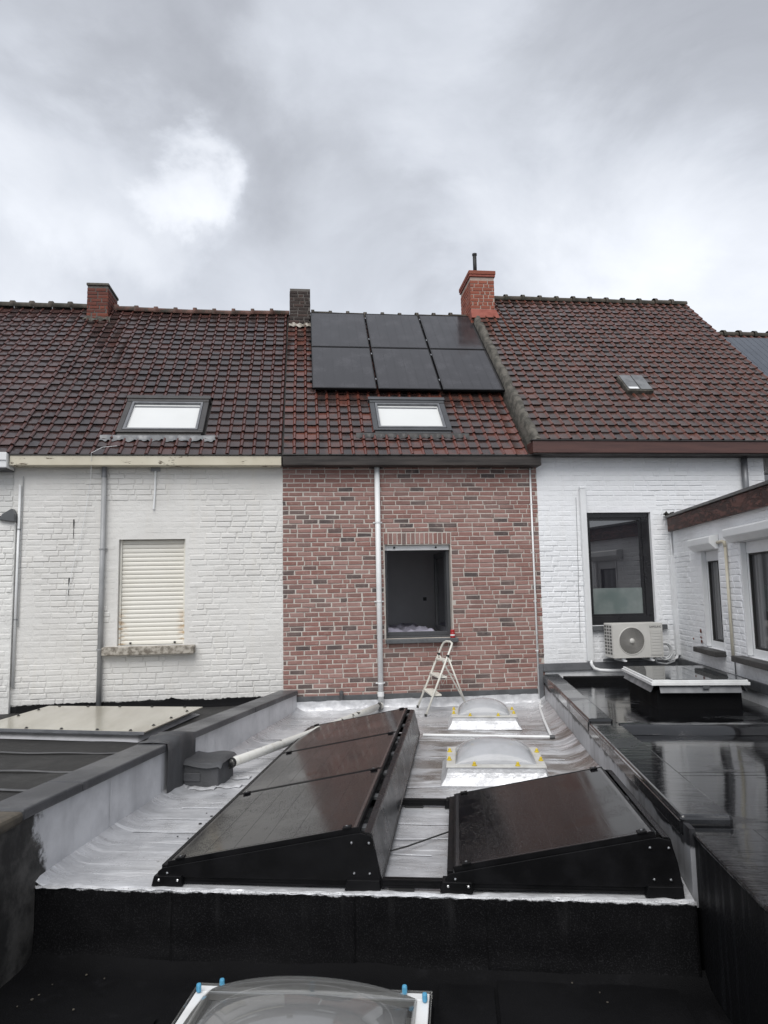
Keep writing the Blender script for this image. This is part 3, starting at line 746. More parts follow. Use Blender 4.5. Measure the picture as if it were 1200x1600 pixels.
# downpipe and small pipes
dp = pipe_run('downpipe', M['pvcgrey'], h1, -2.735, 9.945, -1.46, 1.66, .033, (.62, -.72))
MB().tube([(-2.735, 9.945, 1.60), (-2.735, 9.945, 1.745)], .037, 14).build('collar', M['zinc'], dp)
tp = pipe_run('conduit', M['pvcwhite'], h1, -3.835, 9.975, -1.18, 1.50, .017, (.9, -.3), M['pvcgrey'])
MB().tube([(-3.80, 9.98, 1.62), (-3.80, 9.98, -.4)], .006, 6).build('thin_cable', M['pvcgrey'], tp)
sp_ = MB().tube([(-2.06, 9.975, 1.75), (-2.065, 9.98, 1.42), (-2.08, 9.985, 1.16)], .014, 8).build('vent_pipe', M['pvcwhite'], h1)
MB().box(-2.12, -2.0, 9.96, 10.0, 1.69, 1.75).build('bracket', M['zinc'], sp_)
wr = []
for i in range(24):
    t = i/23; wr.append((-2.86 - .25*t - .10*t*t + .008*math.sin(t*15), 9.76 + .2*min(1, t*4), 1.90 - 1.98*t))
MB().tube([(-2.55, 9.86, 2.02), (-2.72, 9.78, 1.985)] + wr, .0035, 5).build('loose_wire', M['pvcwhite'], h1)
for (x, z, w_, hgt) in ((-3.13, .90, .018, .26), (-3.17, .12, .02, .24)):
    mb = MB()
    def f(i, j): return (x + w_*(i - .5)*(1 - .75*j)*(.5 + .5*abs(math.sin(j*5 + .6))), 9.988 - .004*math.sin(i*math.pi), z + hgt*(.5 - j))
    mb.grid(4, 10, f).build('tar_streak', M['bit_dark'], h1, fix=False)

# ================================================================== next white house on the far left
h0 = thing('terraced_house', 'white house at the left edge with white boxed gutter', 'house', (-6.5, 10, GZ), group='terraced houses in the row')
wall = MB(); wall_with_holes(wall, -9.5, XL - .004, GZ, 1.86, 10.03, 10.3, []); wall = wall.build('wall', M['white_n'], h0)
brick_field(wall, M['white_n'], lambda x, z: (-6.4 + x, 10.03, z), 0, 2.46, 0.3, 1.72, .076, .205, .0100, .0090, seed=13, worn=True)
roof = roof_slabs(h0, -9.5, XL - .004, Y0, Z0, YR, 17, M['under'])
tile_roof(roof, M['tile_n'], XL - .182*17, 17, .182, Y0, Z0 + .012, 25, .199, seed=22, sag=.02)
ridge_tiles(roof, M['ridge_moss'], -9.2, -4.06, YR, ZR + .05, .345, .085, .0, 3)
gables(h0, 'gable_wall', M['white_n'], -9.5, XL - .006, Y0, Z0, YR, GZ)
gb = box('box_gutter', M['plastic'], h0, -9.5, XL - .008, 9.74, 10.02, 1.70, 1.90, bevel=.01)
box('gutter_lip', M['plastic'], gb, -9.5, XL - .008, 9.725, 9.739, 1.80, 1.905, bevel=.003)
box('soffit', M['zincdark'], gb, -9.5, XL - .02, 9.76, 10.01, 1.685, 1.697)

ch = thing('chimney', 'short red brick chimney with weathered cap on left white house', 'chimney', (-3.8, 13.4, ZR))
def chimney(root, x0, x1, y0, y1, zb, zt, mortar, bmat, seed, course=.066, side=None):
    core = box('stack', mortar, root, x0 + .004, x1 - .004, y0 + .004, y1 - .004, zb, zt - .004)
    brick_field(core, bmat, lambda x, z: (x0 + x, y0 + .004, z), 0, x1 - x0, zb, zt, course, .185, .011, .008, seed=seed, half=.2)
    if side == 'R': brick_field(core, bmat, lambda x, z: (x1 - .004, y0 + x, z), R(90), y1 - y0, zb, zt, course, .185, .011, .008, seed=seed + 1)
    if side == 'L': brick_field(core, bmat, lambda x, z: (x0 + .004, y1 - x, z), R(-90), y1 - y0, zb, zt, course, .185, .011, .008, seed=seed + 1)
    return core
chimney(ch, -3.985, -3.615, 13.1, 13.78, 5.05, 5.70, M['dark_mortar'], M['ch_red'], 31, .068, 'R')
box('cap', M['cement'], ch, -4.0, -3.6, 13.08, 13.8, 5.70, 5.75, bevel=.012)
mb = MB(); S = S1
def f(i, j):
    x = -4.02 + .48*i; return (x, s_of(13.02) + j*.10 + .02*math.sin(i*11), .045 + .02*math.sin(i*17 + j*5) + .02*j)
mb.grid(20, 4, f, S1); mb.build('mortar_fillet', M['cement'], ch, smooth=True, fix=False)

# ================================================================== brick house in the middle
h2 = thing('terraced_house', 'narrow brick house with open window and dark timber fascia', 'house', (1.5, 10, GZ), group='terraced houses in the row')
mx0, mx1, mz0, mz1 = 1.108, 2.056, -.685, .632
wall = MB(); wall_with_holes(wall, XM, XR, GZ, 1.86, 10.0, 10.28, [(mx0, mx1, mz0, mz1)]); wall = wall.build('wall', M['mortar'], h2)
LB = mx0 - XM
sold = (LB - .012, mx1 - XM + .012, mz1 - .002, mz1 + .175)
brick_field(wall, M['brick'], lambda x, z: (XM + x, 10.0, z), 0, XR - XM, -1.455, 1.79, .0649, .196, .0125, .0075,
            holes=[(LB - .012, mx1 - XM + .012, mz0 - .06, mz1 + .01), sold], seed=42, half=.05)
# soldier course over the window
nsol = 15; sw = (sold[1] - sold[0])/nsol
for i in range(nsol):
    inst('soldier_brick', brick_mesh(round(sw - .013, 3), .155, .008, i % 4, M['brick']), wall, (XM + sold[0] + i*sw + .006, 10.0, mz1 + .010), (0, random.uniform(-.004, .004), 0))
roof = roof_slabs(h2, XM + .022, 3.29, Y0, Z0, YR, 17, M['under'])
RW2 = (1.0, 2.18, s_of(10.25), s_of(10.90))
tile_roof(roof, M['tile_m'], -.30, 21, .1665, Y0, Z0, 25, .199, holes=[(RW2[0] - .02, RW2[1] + .02, RW2[2] - .02, RW2[3] + .03)], seed=23, sag=.015)
ridge_tiles(roof, M['ridge_moss'], .13, 3.20, YR, ZR + .02, .34, .085, .03, 4)
roof_window(roof, S1, *RW2, M['frame_grey'], M['leaddark'], .74, 2.42, .1665, 2)
gables(h2, 'gable_wall', M['white_n'], XM + .002, XR - .04, Y0, Z0, YR, GZ)
f_ = box('fascia_board', M['darkwood'], h2, XM + .006, XR + .012, 9.79, 9.99, 1.742, 1.880, bevel=.008)
box('gutter_edge', M['leaddark'], f_, XM + .004, XR + .014, 9.775, 9.86, 1.885, 1.899)
# window: shutter end rail, frame, sash swung inwards, sill
wn_ = MB(); wn_.box(mx0, mx0 + .045, 10.12, 10.19, mz0 + .03, mz1 - .075); wn_.box(mx1 - .045, mx1, 10.12, 10.19, mz0 + .03, mz1 - .075)
wn_.box(mx0 + .045, mx1 - .045, 10.12, 10.19, mz0 + .03, mz0 + .085)
wn_ = wn_.build('window_frame', M['frame_grey'], h2, bevel=.004)
ra = box('shutter_end_rail', M['pvcwhite'], wn_, mx0 + .004, mx1 - .004, 10.07, 10.12, mz1 - .075, mz1 - .005, bevel=.004)
for x in (mx0 + .145, mx1 - .20):
    lathe(MB(), [(0, -.014), (.014, -.014), (.014, .0), (.006, .012), (0, .012)], (x, 10.062, mz1 - .035), 10).build('stop_button', M['rubber'], wn_)
sa = MB(); a0 = R(89); hx, hy = mx1 - .05, 10.20
def SX(a, b, c): return (hx - a*math.cos(a0 - R(0)) * 1 + b*math.sin(a0), hy + a*math.sin(a0) + b*math.cos(a0), c)
W_ = .82
sa.box(0, .075, 0, .06, mz0 + .06, mz1 - .09, SX); sa.box(W_ - .075, W_, 0, .06, mz0 + .06, mz1 - .09, SX)
sa.box(.075, W_ - .075, 0, .06, mz0 + .06, mz0 + .135, SX); sa.box(.075, W_ - .075, 0, .06, mz1 - .165, mz1 - .09, SX)
sa = sa.build('open_sash', M['frame_grey'], wn_, bevel=.004)
MB().box(.075, W_ - .075, .025, .035, mz0 + .135, mz1 - .165, SX).build('pane', M['glass_dark'], sa)
box('window_sill', M['bluestone'], h2, mx0 - .01, mx1 + .06, 9.90, 10.11, -.745, -.688, bevel=.008)
box('inner_sill', M['frame_grey'], h2, mx0 + .002, mx1 - .002, 10.112, 10.30, -.684, -.657, bevel=.004)
# room behind the open window
rm = MB()
rm.box(.3, 2.45, 12.3, 12.4, -1.5, 1.5); rm.box(.2, .3, 10.285, 13.1, -1.5, 1.5); rm.box(2.45, 2.55, 10.285, 11.3, -1.5, 1.5); rm.box(.2, 3.2, 10.285, 13.1, 1.5, 1.6)
rmo = rm.build('room_walls', M['roomwall'], h2)
box('room_floor', M['roomfloor'], h2, .2, 3.2, 10.285, 13.1, -1.6, -1.5)
box('room_door', M['door'], rmo, 2.552, 2.60, 11.3, 12.3, -1.5, .75)
box('light_switch', M['zincdark'], rmo, 2.02, 2.08, 12.285, 12.299, -.20, -.14)
bed = thing('bed', 'bed with crumpled lavender sheet inside the open window', 'bed', (1.5, 11.2, -1.5))
box('bed_base', M['roomfloor'], bed, .5, 1.98, 10.5, 12.4, -1.5, -.95)
mb = MB()
def f(i, j):
    x = .42 + 1.6*i; y = 10.42 + 2.0*j
    e = min(i, 1 - i, j*1.3, (1 - j)*1.3); dr = max(0, .12 - e)*3.2
    return (x, y, -.60 - dr**1.5 + .022*math.sin(x*9 + y*5) + .016*math.sin(x*21 - y*13) + .012*math.sin(x*37 + y*3))
mb.grid(44, 40, f).build('bed_sheet', M['sheet'], bed, smooth=True, fix=False)
can = thing('red_tin', 'small red tin standing on the open window sill', 'tin', (2.045, 9.965, -.688))
lathe(MB(), [(0, 0), (.032, 0), (.034, .006), (.034, .066), (.028, .076), (0, .076)], (2.045, 9.965, -.687), 16).build('body', M['red'], can, smooth=False)
lathe(MB(), [(.026, .077), (.030, .081), (.030, .104), (.022, .114), (0, .115)], (2.045, 9.965, -.687), 14).build('lid', M['red'], can)
lathe(MB(), [(.0345, .028), (.0348, .03), (.0348, .046), (.0345, .048)], (2.045, 9.965, -.687), 16).build('label_band', M['pvcwhite'], can)
# downpipes
dp = pipe_run('downpipe', M['pvcwhite'], h2, 1.012, 9.945, -1.60, 1.742, .038, (.95, -.16, -1.28))
lathe(MB(), [(.039, 0), (.046, .004), (.046, .06), (.039, .064)], (1.012, 9.945, -1.46), 14).build('collar', M['pvcwhite'], dp)
cp = pipe_run('conduit', M['pvcwhite'], h2, 3.268, 9.975, -1.62, 1.735, .013, (1.2, .5, -.2, -.9))
box('flashing', M['zincdark'], h2, XM + .12, XR - .12, 9.972, 9.998, -1.50, -1.43, bevel=.004)
MB().tube([(.47, 9.99, -1.40), (.47, 9.94, -1.385), (.47, 9.915, -1.41), (.47, 9.912, -1.475)], .028, 10).build('vent_elbow', M['bit_grey'], h2)

ch = thing('chimney', 'dark sooty brick chimney beside the roof solar panels', 'chimney', (-.08, 13.1, 5.0))
chimney(ch, -.275, .115, 13.05, 13.75, 4.92, 5.73, M['dark_mortar'], M['ch_dark'], 35, .064, 'L')
mb = MB()
mb.grid(20, 3, lambda i, j: (-.29 + .42*i, s_of(12.95) + j*.09 + .02*math.sin(i*9), .05 + .012*math.sin(i*23 + j*3) + .025*j), S1)
mb.build('pale_fillet', M['sill'], ch, smooth=True, fix=False)

# ================================================================== solar panels
def strips(parent, mat, xf, x0, x1, y0, y1, h, n, along='y', gap=.004, m=.02):
    L = (x1 - x0 - 2*m if along == 'y' else y1 - y0 - 2*m)/n
    for i in range(n):
        if along == 'y': MB().box(x0 + m + i*L + gap/2, x0 + m + (i + 1)*L - gap/2, y0 + m, y1 - m, h - .002, h, xf).build('cell_string', mat, parent)
        else: MB().box(x0 + m, x1 - m, y0 + m + i*L + gap/2, y0 + m + (i + 1)*L - gap/2, h - .002, h, xf).build('cell_string', mat, parent)
names = [['upper left', 'upper middle', 'upper right'], ['lower left', 'lower middle', 'lower right']]
px, ps = .115, s_of(11.09)
pw, ph_ = 1.028, 1.525
for r in range(2):
    for c in range(3):
        x0 = px + c*(pw + .022); s0 = ps + (1 - r)*(ph_ + .008)
        cpos = S1(x0 + pw/2, s0 + ph_/2, .1)
        p = thing('solar_panel', names[r][c] + ' of six black solar panels on the brick house roof', 'solar panel', cpos, group='solar panels on the brick house roof')
        hb, ht = .105, .14
        fr = MB(); k = .012
        fr.box(x0, x0 + k, s0, s0 + ph_, hb, ht, S1); fr.box(x0 + pw - k, x0 + pw, s0, s0 + ph_, hb, ht, S1)
        fr.box(x0 + k, x0 + pw - k, s0, s0 + k, hb, ht, S1); fr.box(x0 + k, x0 + pw - k, s0 + ph_ - k, s0 + ph_, hb, ht, S1)
        fr.build('frame', M['alu_black'], p)
        bs = box('backsheet', M['cell_gap'], p, x0 + k, x0 + pw - k, s0 + k, s0 + ph_ - k, hb + .01, ht - .005, S1)
        strips(bs, M['cell_roof'], S1, x0 + k, x0 + pw - k, s0 + k, s0 + ph_ - k, ht - .002, 6)
for i, s in enumerate((ps + .3, ps + 1.25, ps + 1.85, ps + 2.8)):
    rl = thing('mounting_rail', ['lowest', 'second lowest', 'second highest', 'highest'][i] + ' black rail under the roof solar panels', 'rail', S1(1.6, s, .07), group='rails under the roof solar panels')
    box('rail', M['alu_black'], rl, px - .03, px + 3*pw + .05, s, s + .04, .062, .104, S1)
    for c in range(1, 3):
        xx = px + c*(pw + .022) - .011
        box('clamp', M['steel'], rl, xx - .008, xx + .008, s + .0, s + .05, .1045, .145, S1)

# ================================================================== white house on the right
Y3, Z3, YR3 = 9.75, 2.117, 13.60
S3 = slope(Y3, Z3); ZR3 = Z3 + (YR3 - Y3)*ST/CT
def s3(Y): return (Y - Y3)/CT
h3 = thing('terraced_house', 'bright white painted brick house with brown fascia and black window', 'house', (5.4, 10, GZ), group='terraced houses in the row')
rx0, rx1, rz0, rz1 = 4.083, 5.09, -.57, 1.075
wall = MB(); wall_with_holes(wall, XR, 6.95, GZ, 2.06, 10.0, 10.3, [(rx0, rx1, rz0, rz1)]); wall = wall.build('wall', M['white_r'], h3)
brick_field(wall, M['white_r'], lambda x, z: (XR + x, 10.0, z), 0, 6.94 - XR, -1.10, 1.98, .0735, .205, .0100, .0090,
            holes=[(rx0 - XR - .012, rx1 - XR + .03, rz0 - .05, rz1 + .02)], soft=[(rx0 - XR - .1, rx1 - XR + .15, rz1, rz1 + .24, .25), (rx1 - XR, rx1 - XR + .12, rz0, rz1, .3)], seed=51, worn=True)
rw_ = MB(); wall_with_holes(rw_, 6.95, 7.95, GZ, 2.05, 10.55, 10.75, [(7.15, 7.8, .6, 1.75)]); rw_.build('recessed_wall', M['white_n'], h3)
box('recessed_window', M['glass_dark'], h3, 7.15, 7.8, 10.62, 10.64, .6, 1.75)
roof = roof_slabs(h3, 3.315, 7.95, Y3, Z3, YR3, 17, M['under'])
HT = (5.19, 5.63, s3(10.74), s3(11.11))
tile_roof(roof, M['tile_r'], 3.33, 28, .1655, Y3, Z3, 27, .1995, holes=[(HT[0] - .02, HT[1] + .02, HT[2], HT[3] + .02)], seed=24)
ridge_tiles(roof, M['ridge_moss'], 3.70, 7.97, YR3, ZR3 + .02, .345, .085, .0, 5)
gables(h3, 'gable_wall', M['white_r'], XR - .03, 7.93, Y3, Z3, YR3, GZ)
hh = MB(); hh.box(HT[0], HT[1], HT[2], HT[3], -.02, .085, S3); hh = hh.build('roof_hatch', M['cement'], h3, bevel=.01)
box('hatch_cover', M['lead'], hh, HT[0] + .02, (HT[0] + HT[1])/2 - .008, HT[2] + .02, HT[3] - .01, .087, .10, S3, bevel=.004)
box('hatch_cover', M['lead'], hh, (HT[0] + HT[1])/2 + .008, HT[1] - .02, HT[2] + .02, HT[3] - .01, .087, .10, S3, bevel=.004)
box('white_patch', M['plastic'], hh, HT[0] + .03, HT[0] + .19, HT[2] + .022, HT[2] + .085, .1005, .104, S3, bevel=.002)
# cement verge stepping down to the brick house roof
mb = MB(); L3 = s3(12.95)
def f(i, j):
    s = -.05 + (L3 + .05)*i; n_ = .006*math.sin(s*7) + .004*math.sin(s*17 + j*3) + .003*math.sin(s*37 + 1 + j)
    q = [(3.235, -.34), (3.245, -.12), (3.258, .015), (3.30, .045), (3.355, .040), (3.365, .0)]
    x, h = q[min(5, round(j*5))]
    return (x + n_*.7, s, h + n_)
mb.grid(120, 5, f, S3).build('verge', M['cement'], h3, smooth=True, fix=False)
f_ = box('fascia_board', M['brownwood'], h3, 3.24, 7.96, 9.70, 9.99, 1.912, 2.085, bevel=.006)
box('gutter_edge', M['leaddark'], f_, 3.22, 7.97, 9.685, 9.80, 2.089, 2.104)
box('soffit', M['darkwood'], f_, 3.25, 7.95, 9.72, 9.998, 1.893, 1.909)
pipe_run('downpipe', M['zinc'], h3, 6.60, 9.94, 1.0, 1.90, .045, (), None)
# window
fr = MB(); yf = 10.06; k = .075
fr.box(rx0, rx1, yf, yf + .07, rz1 - k, rz1); fr.box(rx0, rx1, yf, yf + .07, rz0, rz0 + .13); fr.box(rx0, rx0 + k*.8, yf, yf + .07, rz0 + .13, rz1 - k); fr.box(rx1 - k*1.5, rx1, yf, yf + .07, rz0 + .13, rz1 - k)
fr = fr.build('window_frame', M['frame_black'], h3, bevel=.005)
gx0, gx1, gz0, gz1 = rx0 + k*.8, rx1 - k*1.5, rz0 + .13, rz1 - k
fs_ = MB(); q = .035
fs_.box(gx0, gx1, yf + .015, yf + .065, gz1 - q, gz1); fs_.box(gx0, gx1, yf + .015, yf + .065, gz0, gz0 + q*.8); fs_.box(gx0, gx0 + q, yf + .015, yf + .065, gz0 + q*.8, gz1 - q); fs_.box(gx1 - q, gx1, yf + .015, yf + .065, gz0 + q*.8, gz1 - q)
fs_.build('sash', M['frame_black'], fr, bevel=.003)
box('pane', M['glass_dark'], fr, gx0 + q, gx1 - q, yf + .04, yf + .046, -.035, gz1 - q)
box('frosted_pane', M['film'], fr, gx0 + q, gx1 - q, yf + .04, yf + .046, gz0 + q*.8, -.036)
box('window_sill', M['bluestone'], h3, rx0 + .01, rx1 + .13, 9.93, 10.055, rz0 - .075, rz0 - .005, bevel=.006)
# trunking
tr = box('cable_trunking', M['plastic'], h3, 4.0, 4.085, 9.935, 9.99, -1.07, 1.417, bevel=.006)
MB().box(4.0, 4.085, 9.935, 9.995, 1.419, 1.46).build('end_cap', M['white_r'], tr, bevel=.012)
ho = [(4.045, 9.955, -1.06), (4.05, 9.945, -1.12), (4.08, 9.93, -1.17), (4.15, 9.90, -1.195), (4.28, 9.86, -1.20), (4.45, 9.80, -1.195)]
MB().tube(ho, .024, 10).build('hose', M['plastic'], tr, smooth=True)
tr = box('cable_trunking', M['plastic'], h3, 5.335, 5.40, 9.925, 9.99, -1.02, .42, bevel=.006)
MB().tube([(5.37, 9.96, .42), (5.37, 9.97, .8)], .012, 6).build('conduit', M['plastic'], tr)
fl = box('flashing', M['zinc'], h3, XR - .03, 5.40, 9.955, 9.985, -1.19, -1.085, bevel=.004)
box('flashing_end', M['zinc'], fl, XR - .10, XR - .034, 9.955, 9.985, -1.62, -1.085, bevel=.004)
rc = random.Random(5); cr1 = [(4.0 - .015 + rc.uniform(-.003, .003), 9.983, 1.30 - i*.21) for i in range(11)]
MB().tube([(a - .035 - .004*i, b, c) for i, (a, b, c) in enumerate(cr1)], .0025, 4).build('thin_cable', M['zincdark'], h3)

ch = thing('chimney', 'tall orange brick chimney with black flue pipe at the roof step', 'chimney', (3.45, 13.4, 5.2))
core = chimney(ch, 3.205, 3.68, 12.95, 13.80, 4.95, 6.02, M['pale_mortar'], M['ch_orange'], 37, .072, 'L')
box('cap_band', M['ch_capred'], ch, 3.185, 3.70, 12.93, 13.82, 6.022, 6.065, bevel=.008)
box('cap_band', M['ch_orange'], ch, 3.175, 3.71, 12.92, 13.83, 6.067, 6.145, bevel=.01)
MB().prism([(3.20, 0), (3.76, 0), (3.70, .20), (3.20, .20)], 0, .14, lambda a, b, h: (a, 12.945 - (.20 - b)*.35 + h, 5.17 + b)).build('flared_base', M['ch_capred'], ch, bevel=.006)
fp = pipe_run('flue_pipe', M['rubber'], ch, 3.36, 13.15, 6.14, 6.56, .038)
lathe(MB(), [(.045, -.01), (.048, .0), (.048, .03), (.0, .04)], (3.36, 13.15, 6.56), 12).build('flue_cap', M['rubber'], fp)

# ================================================================== house beyond, right edge
h4 = thing('terraced_house', 'lower tiled house beyond the right gable with bluish panel', 'house', (9.5, 10, GZ), group='terraced houses in the row')
Y4, Z4, YR4 = 9.95, 1.72, 13.5; S4 = slope(Y4, Z4)
box('wall', M['white_n'], h4, 7.96, 13, 10.3, 10.6, GZ, 1.8)
roof = roof_slabs(h4, 7.96, 13.0, Y4, Z4, YR4, 17, M['under'])
tile_roof(roof, M['tile_r'], 7.98, 22, .1655, Y4, Z4, 25, .199, keep=120, seed=25)
ridge_tiles(roof, M['ridge_moss'], 7.97, 12.8, YR4, Z4 + (YR4 - Y4)*ST/CT + .02, .345, .085, .0, 6)
gables(h4, 'gable_wall', M['white_n'], 7.965, 13, Y4, Z4, YR4, GZ)
for i, (x0, lab) in enumerate(((8.12, 'blue grey solar panel beside the right gable edge'), (9.86, 'blue grey solar panel cut off by the right picture edge'))):
    p = thing('solar_panel', lab, 'solar panel', S4(x0 + .8, 3.3, .1), group='solar panels beyond the right gable')
    box('frame', M['alu_black'], p, x0, x0 + 1.68, 2.65, 4.62, .07, .11, S4)
    box('glass', M['cell_gap'], p, x0 + .015, x0 + 1.665, 2.665, 4.605, .1105, .114, S4)
    for k in range(12): box('cell_string', M['cell_blue'], p, x0 + .03 + k*.136, x0 + .03 + k*.136 + .130, 2.68, 4.59, .1145, .117, S4)

# ================================================================== wing on the right (plot frame)
UW = 3.21
wg = thing('rear_wing', 'white painted brick wing with peeling brown fascia at right', 'building', (UW + .5, 6.5, GZ), 'A')
w1 = (9.10, 9.70, -.81, .42); w2 = (7.30, 8.395, -.81, .46)
WX = lambda a, d, z: (UW + d, a, z)
vb = vback(UW + .005) - .03
wall = MB(); wall_with_holes(wall, 1.5, vb, GZ, .98, 0, .3, [w1, w2], WX); wall = wall.build('wall', M['white_r'], wg)
V1 = vb - .005
brick_field(wall, M['white_r'], lambda x, z: (UW, V1 - x, z), R(-90), V1 - 6.6, -1.08, .76, .0735, .205, .0100, .0090,
            holes=[(V1 - w1[1] - .03, V1 - w1[0] + .03, w1[2] - .08, w1[3] + .02), (V1 - w2[1] - .03, V1 - w2[0] + .03, w2[2] - .08, w2[3] + .02)],
            soft=[(V1 - w1[1] - .5, V1 - w1[1] + .02, -.9, .45, .35), (0, 3, .45, .8, .3), (0, 5, -1.1, -.9, .4)], seed=61, worn=True)
box('flank_wall', M['white_r'], wg, UW + .3, UW + 4, 1.5, 1.8, GZ, .98)
rf = MB(); rf.prism([(UW - .02, 1.4), (UW + 4, 1.4), (UW + 4, vback(UW + 4) - .35), (UW - .02, vback(UW - .02) - .30)], .985, 1.03); rf.build('flat_roof', M['bit_dark'], wg)
fb = box('fascia_board', M['peel'], wg, UW - .075, UW - .025, 1.4, vback(UW - .05) - .06, .775, .975, bevel=.006)
box('roof_edge_trim', M['alu_dark'], fb, UW - .10, UW + .06, 1.4, vback(UW - .05) - .055, .978, 1.015, bevel=.004)
mb = MB(); mb.grid(40, 6, lambda i, j: (UW - .12 + .55*i, vback(UW - .12 + .55*i, 9.985) - .16*j, 1.02 + .05*math.sin(j*math.pi)*(.6 + .4*math.sin(i*37)) + .015*math.sin(i*61 + j*9)))
mb.build('moss_patch', M['moss'], wg, smooth=True, fix=False)
def wing_window(w_, box_v, lab):
    a0, a1, b0, b1 = w_
    f = MB(); k = .055; d0, d1 = .05, .11
    f.box(a0, a1, d0, d1, b1 - .13, b1, WX); f.box(a0, a1, d0, d1, b0, b0 + .085, WX); f.box(a1 - k, a1, d0, d1, b0 + .085, b1 - .13, WX); f.box(a0, a0 + k, d0, d1, b0 + .085, b1 - .13, WX)
    o = f.build('window_frame', M['plastic'], wg, bevel=.005)
    g_ = MB(); q = .018
    g_.box(a0 + k, a1 - k, d0 + .012, d1, b1 - .13 - q, b1 - .13, WX); g_.box(a0 + k, a1 - k, d0 + .012, d1, b0 + .085, b0 + .085 + q, WX); g_.box(a1 - k - q, a1 - k, d0 + .012, d1, b0 + .085 + q, b1 - .13 - q, WX); g_.box(a0 + k, a0 + k + q, d0 + .012, d1, b0 + .085 + q, b1 - .13 - q, WX)
    g_.build('glazing_bead', M['rubber'], o)
    box('pane', M['glass_curtain'], o, a0 + k, a1 - k, d0 + .04, d0 + .046, b0 + .085, b1 - .13, WX)
    if a1 - a0 > .8: box('mullion', M['plastic'], o, a0 + .42, a0 + .50, d0 + .002, d1, b0 + .086, b1 - .131, WX, bevel=.004)
    sb = MB().prism([(0.0, b1 + .02), (0.0, b1 + .185), (-.105, b1 + .165), (-.115, b1 + .152), (-.115, b1 + .075), (-.045, b1 + .005), (0, b1 + .005)], box_v[0], box_v[1], lambda a, b, h: (UW - .004 + a, h, b)).build('shutter_box', M['plastic'], wg, bevel=.006)
    box('guide_rail', M['plastic'], sb, a1 - .028, a1 - .002, -.012, .048, b0 + .01, b1 - .002, WX, bevel=.003)
    box('window_sill', M['leaddark'], wg, a0 - .06, a1 + .16, -.13, .045, b0 - .072, b0 - .006, WX, bevel=.008)
    return o
wing_window(w1, (9.03, 9.86), '')
wing_window(w2, (7.15, 8.58), '')
pp = MB().tube([(UW - .03, 8.76, .44), (UW - .03, 8.76, -.86)], .017, 10).build('waste_pipe', M['yellowpipe'], wg, smooth=True)
MB().tube([(UW - .02, 9.06, .50), (UW - .035, 8.84, .50), (UW - .035, 8.77, .49), (UW - .03, 8.76, .43)], .019, 10).build('elbow', M['yellowpipe'], pp, smooth=True)
MB().tube([(UW - .02, 8.74, -.86), (UW - .02, 8.74, -1.05)], .008, 6).build('stub', M['zincdark'], pp)
box('flashing', M['zincdark'], wg, UW - .045, UW - .012, 1.5, vback(UW) - .045, -1.16, -1.055, bevel=.004)
for (v_, z_, r_) in ((9.87, -.62, .028), (9.87, -.70, .022), (9.86, -.755, .026), (10.18, -.74, .018)):
    mb = MB(); rs = random.Random(int(v_*100 + z_*50))
    pts = [(r_*rs.uniform(.6, 1.25)*math.cos(k*math.pi/5), r_*rs.uniform(.6, 1.25)*math.sin(k*math.pi/5)) for k in range(10)]
    mb.prism(pts, 0, .004, lambda a, b, h: (UW - .0125 - h, v_ + a, z_ + b)).build('chipped_brick_patch', M['ch_red'], wg)

# ================================================================== wet black roof, right
rr = thing('flat_roof_extension', 'wet black flat roof with puddles below the white wing', 'flat roof', (2.2, 6, GZ), 'A')
vB = lambda u: vback(u) - .022
MB().prism([(1.225, 1.5), (UW - .004, 1.5), (UW - .004, vB(UW)), (1.225, vB(1.225))], GZ, -1.34).build('body', M['wet_wall'], rr)
mb = MB()
def hgt(u, v): return .004*math.sin(u*3.1 + v*1.3) + .003*math.sin(v*4.7 - u*2) 
mb.grid(24, 60, lambda i, j: (1.226 + (UW - .012 - 1.226)*i, 1.5 + (6.76 - 1.5)*j, -1.333 + hgt(i*2, j*5)*.4))
mb.build('front_deck', M['wet'], rr, smooth=True, fix=False)
mb = MB(); mb.grid(24, 40, lambda i, j: (1.40 + (UW - .012 - 1.40)*i, 6.94 + (vB(1.40 + (UW - .012 - 1.40)*i) - 6.94)*j, -1.300 + hgt(i*2, j*4)*.4))
mb.build('back_deck', M['wet'], rr, smooth=True, fix=False)
mb = MB(); pr = [(6.70, -1.332), (6.735, -1.295), (6.78, -1.262), (6.83, -1.252), (6.87, -1.268), (6.90, -1.262), (6.94, -1.258), (6.98, -1.30)]
mb.grid(30, 7, lambda i, j: (1.44 + (UW - .02 - 1.44)*i, pr[round(j*7)][0] + .006*math.sin(i*19), pr[round(j*7)][1] + .003*math.sin(i*13))); mb.build('membrane_ridge', M['wet_cap'], rr, smooth=True, fix=False)
for i, v in enumerate((5.45, 5.36, 8.05)):
    z_ = -1.326 if v < 6.8 else -1.293
    MB().grid(30, 1, lambda a, j: (1.52 + (UW - .05 - 1.52)*a, v + j*.011 + .004*math.sin(a*21 + i), z_)).build('lap_seam', M['wet_cap'], rr, fix=False)
MB().box(1.2, 1.23, 4.10, vB(1.2) - .03, -1.70, -1.30).build('inner_upstand', M['rparapet'], rr)
cpb = MB(); cpb.prism([(1.188, 6.93), (1.41, 6.93), (1.41, vB(1.41) - .05), (1.188, vB(1.188) - .05)], -1.35, -1.228); cpb.build('coping', M['wet_cap'], rr, bevel=.022, seg=3)
cpf = MB(); cpf.prism([(1.186, 4.20), (1.47, 4.20), (1.47, 6.92), (1.186, 6.92)], -1.375, -1.262); cpf.build('coping', M['wet_cap'], rr, bevel=.022, seg=3)
box('coping_skirt', M['wet_cap'], rr, 1.182, 1.196, 4.21, 6.90, -1.365, -1.29, bevel=.004)
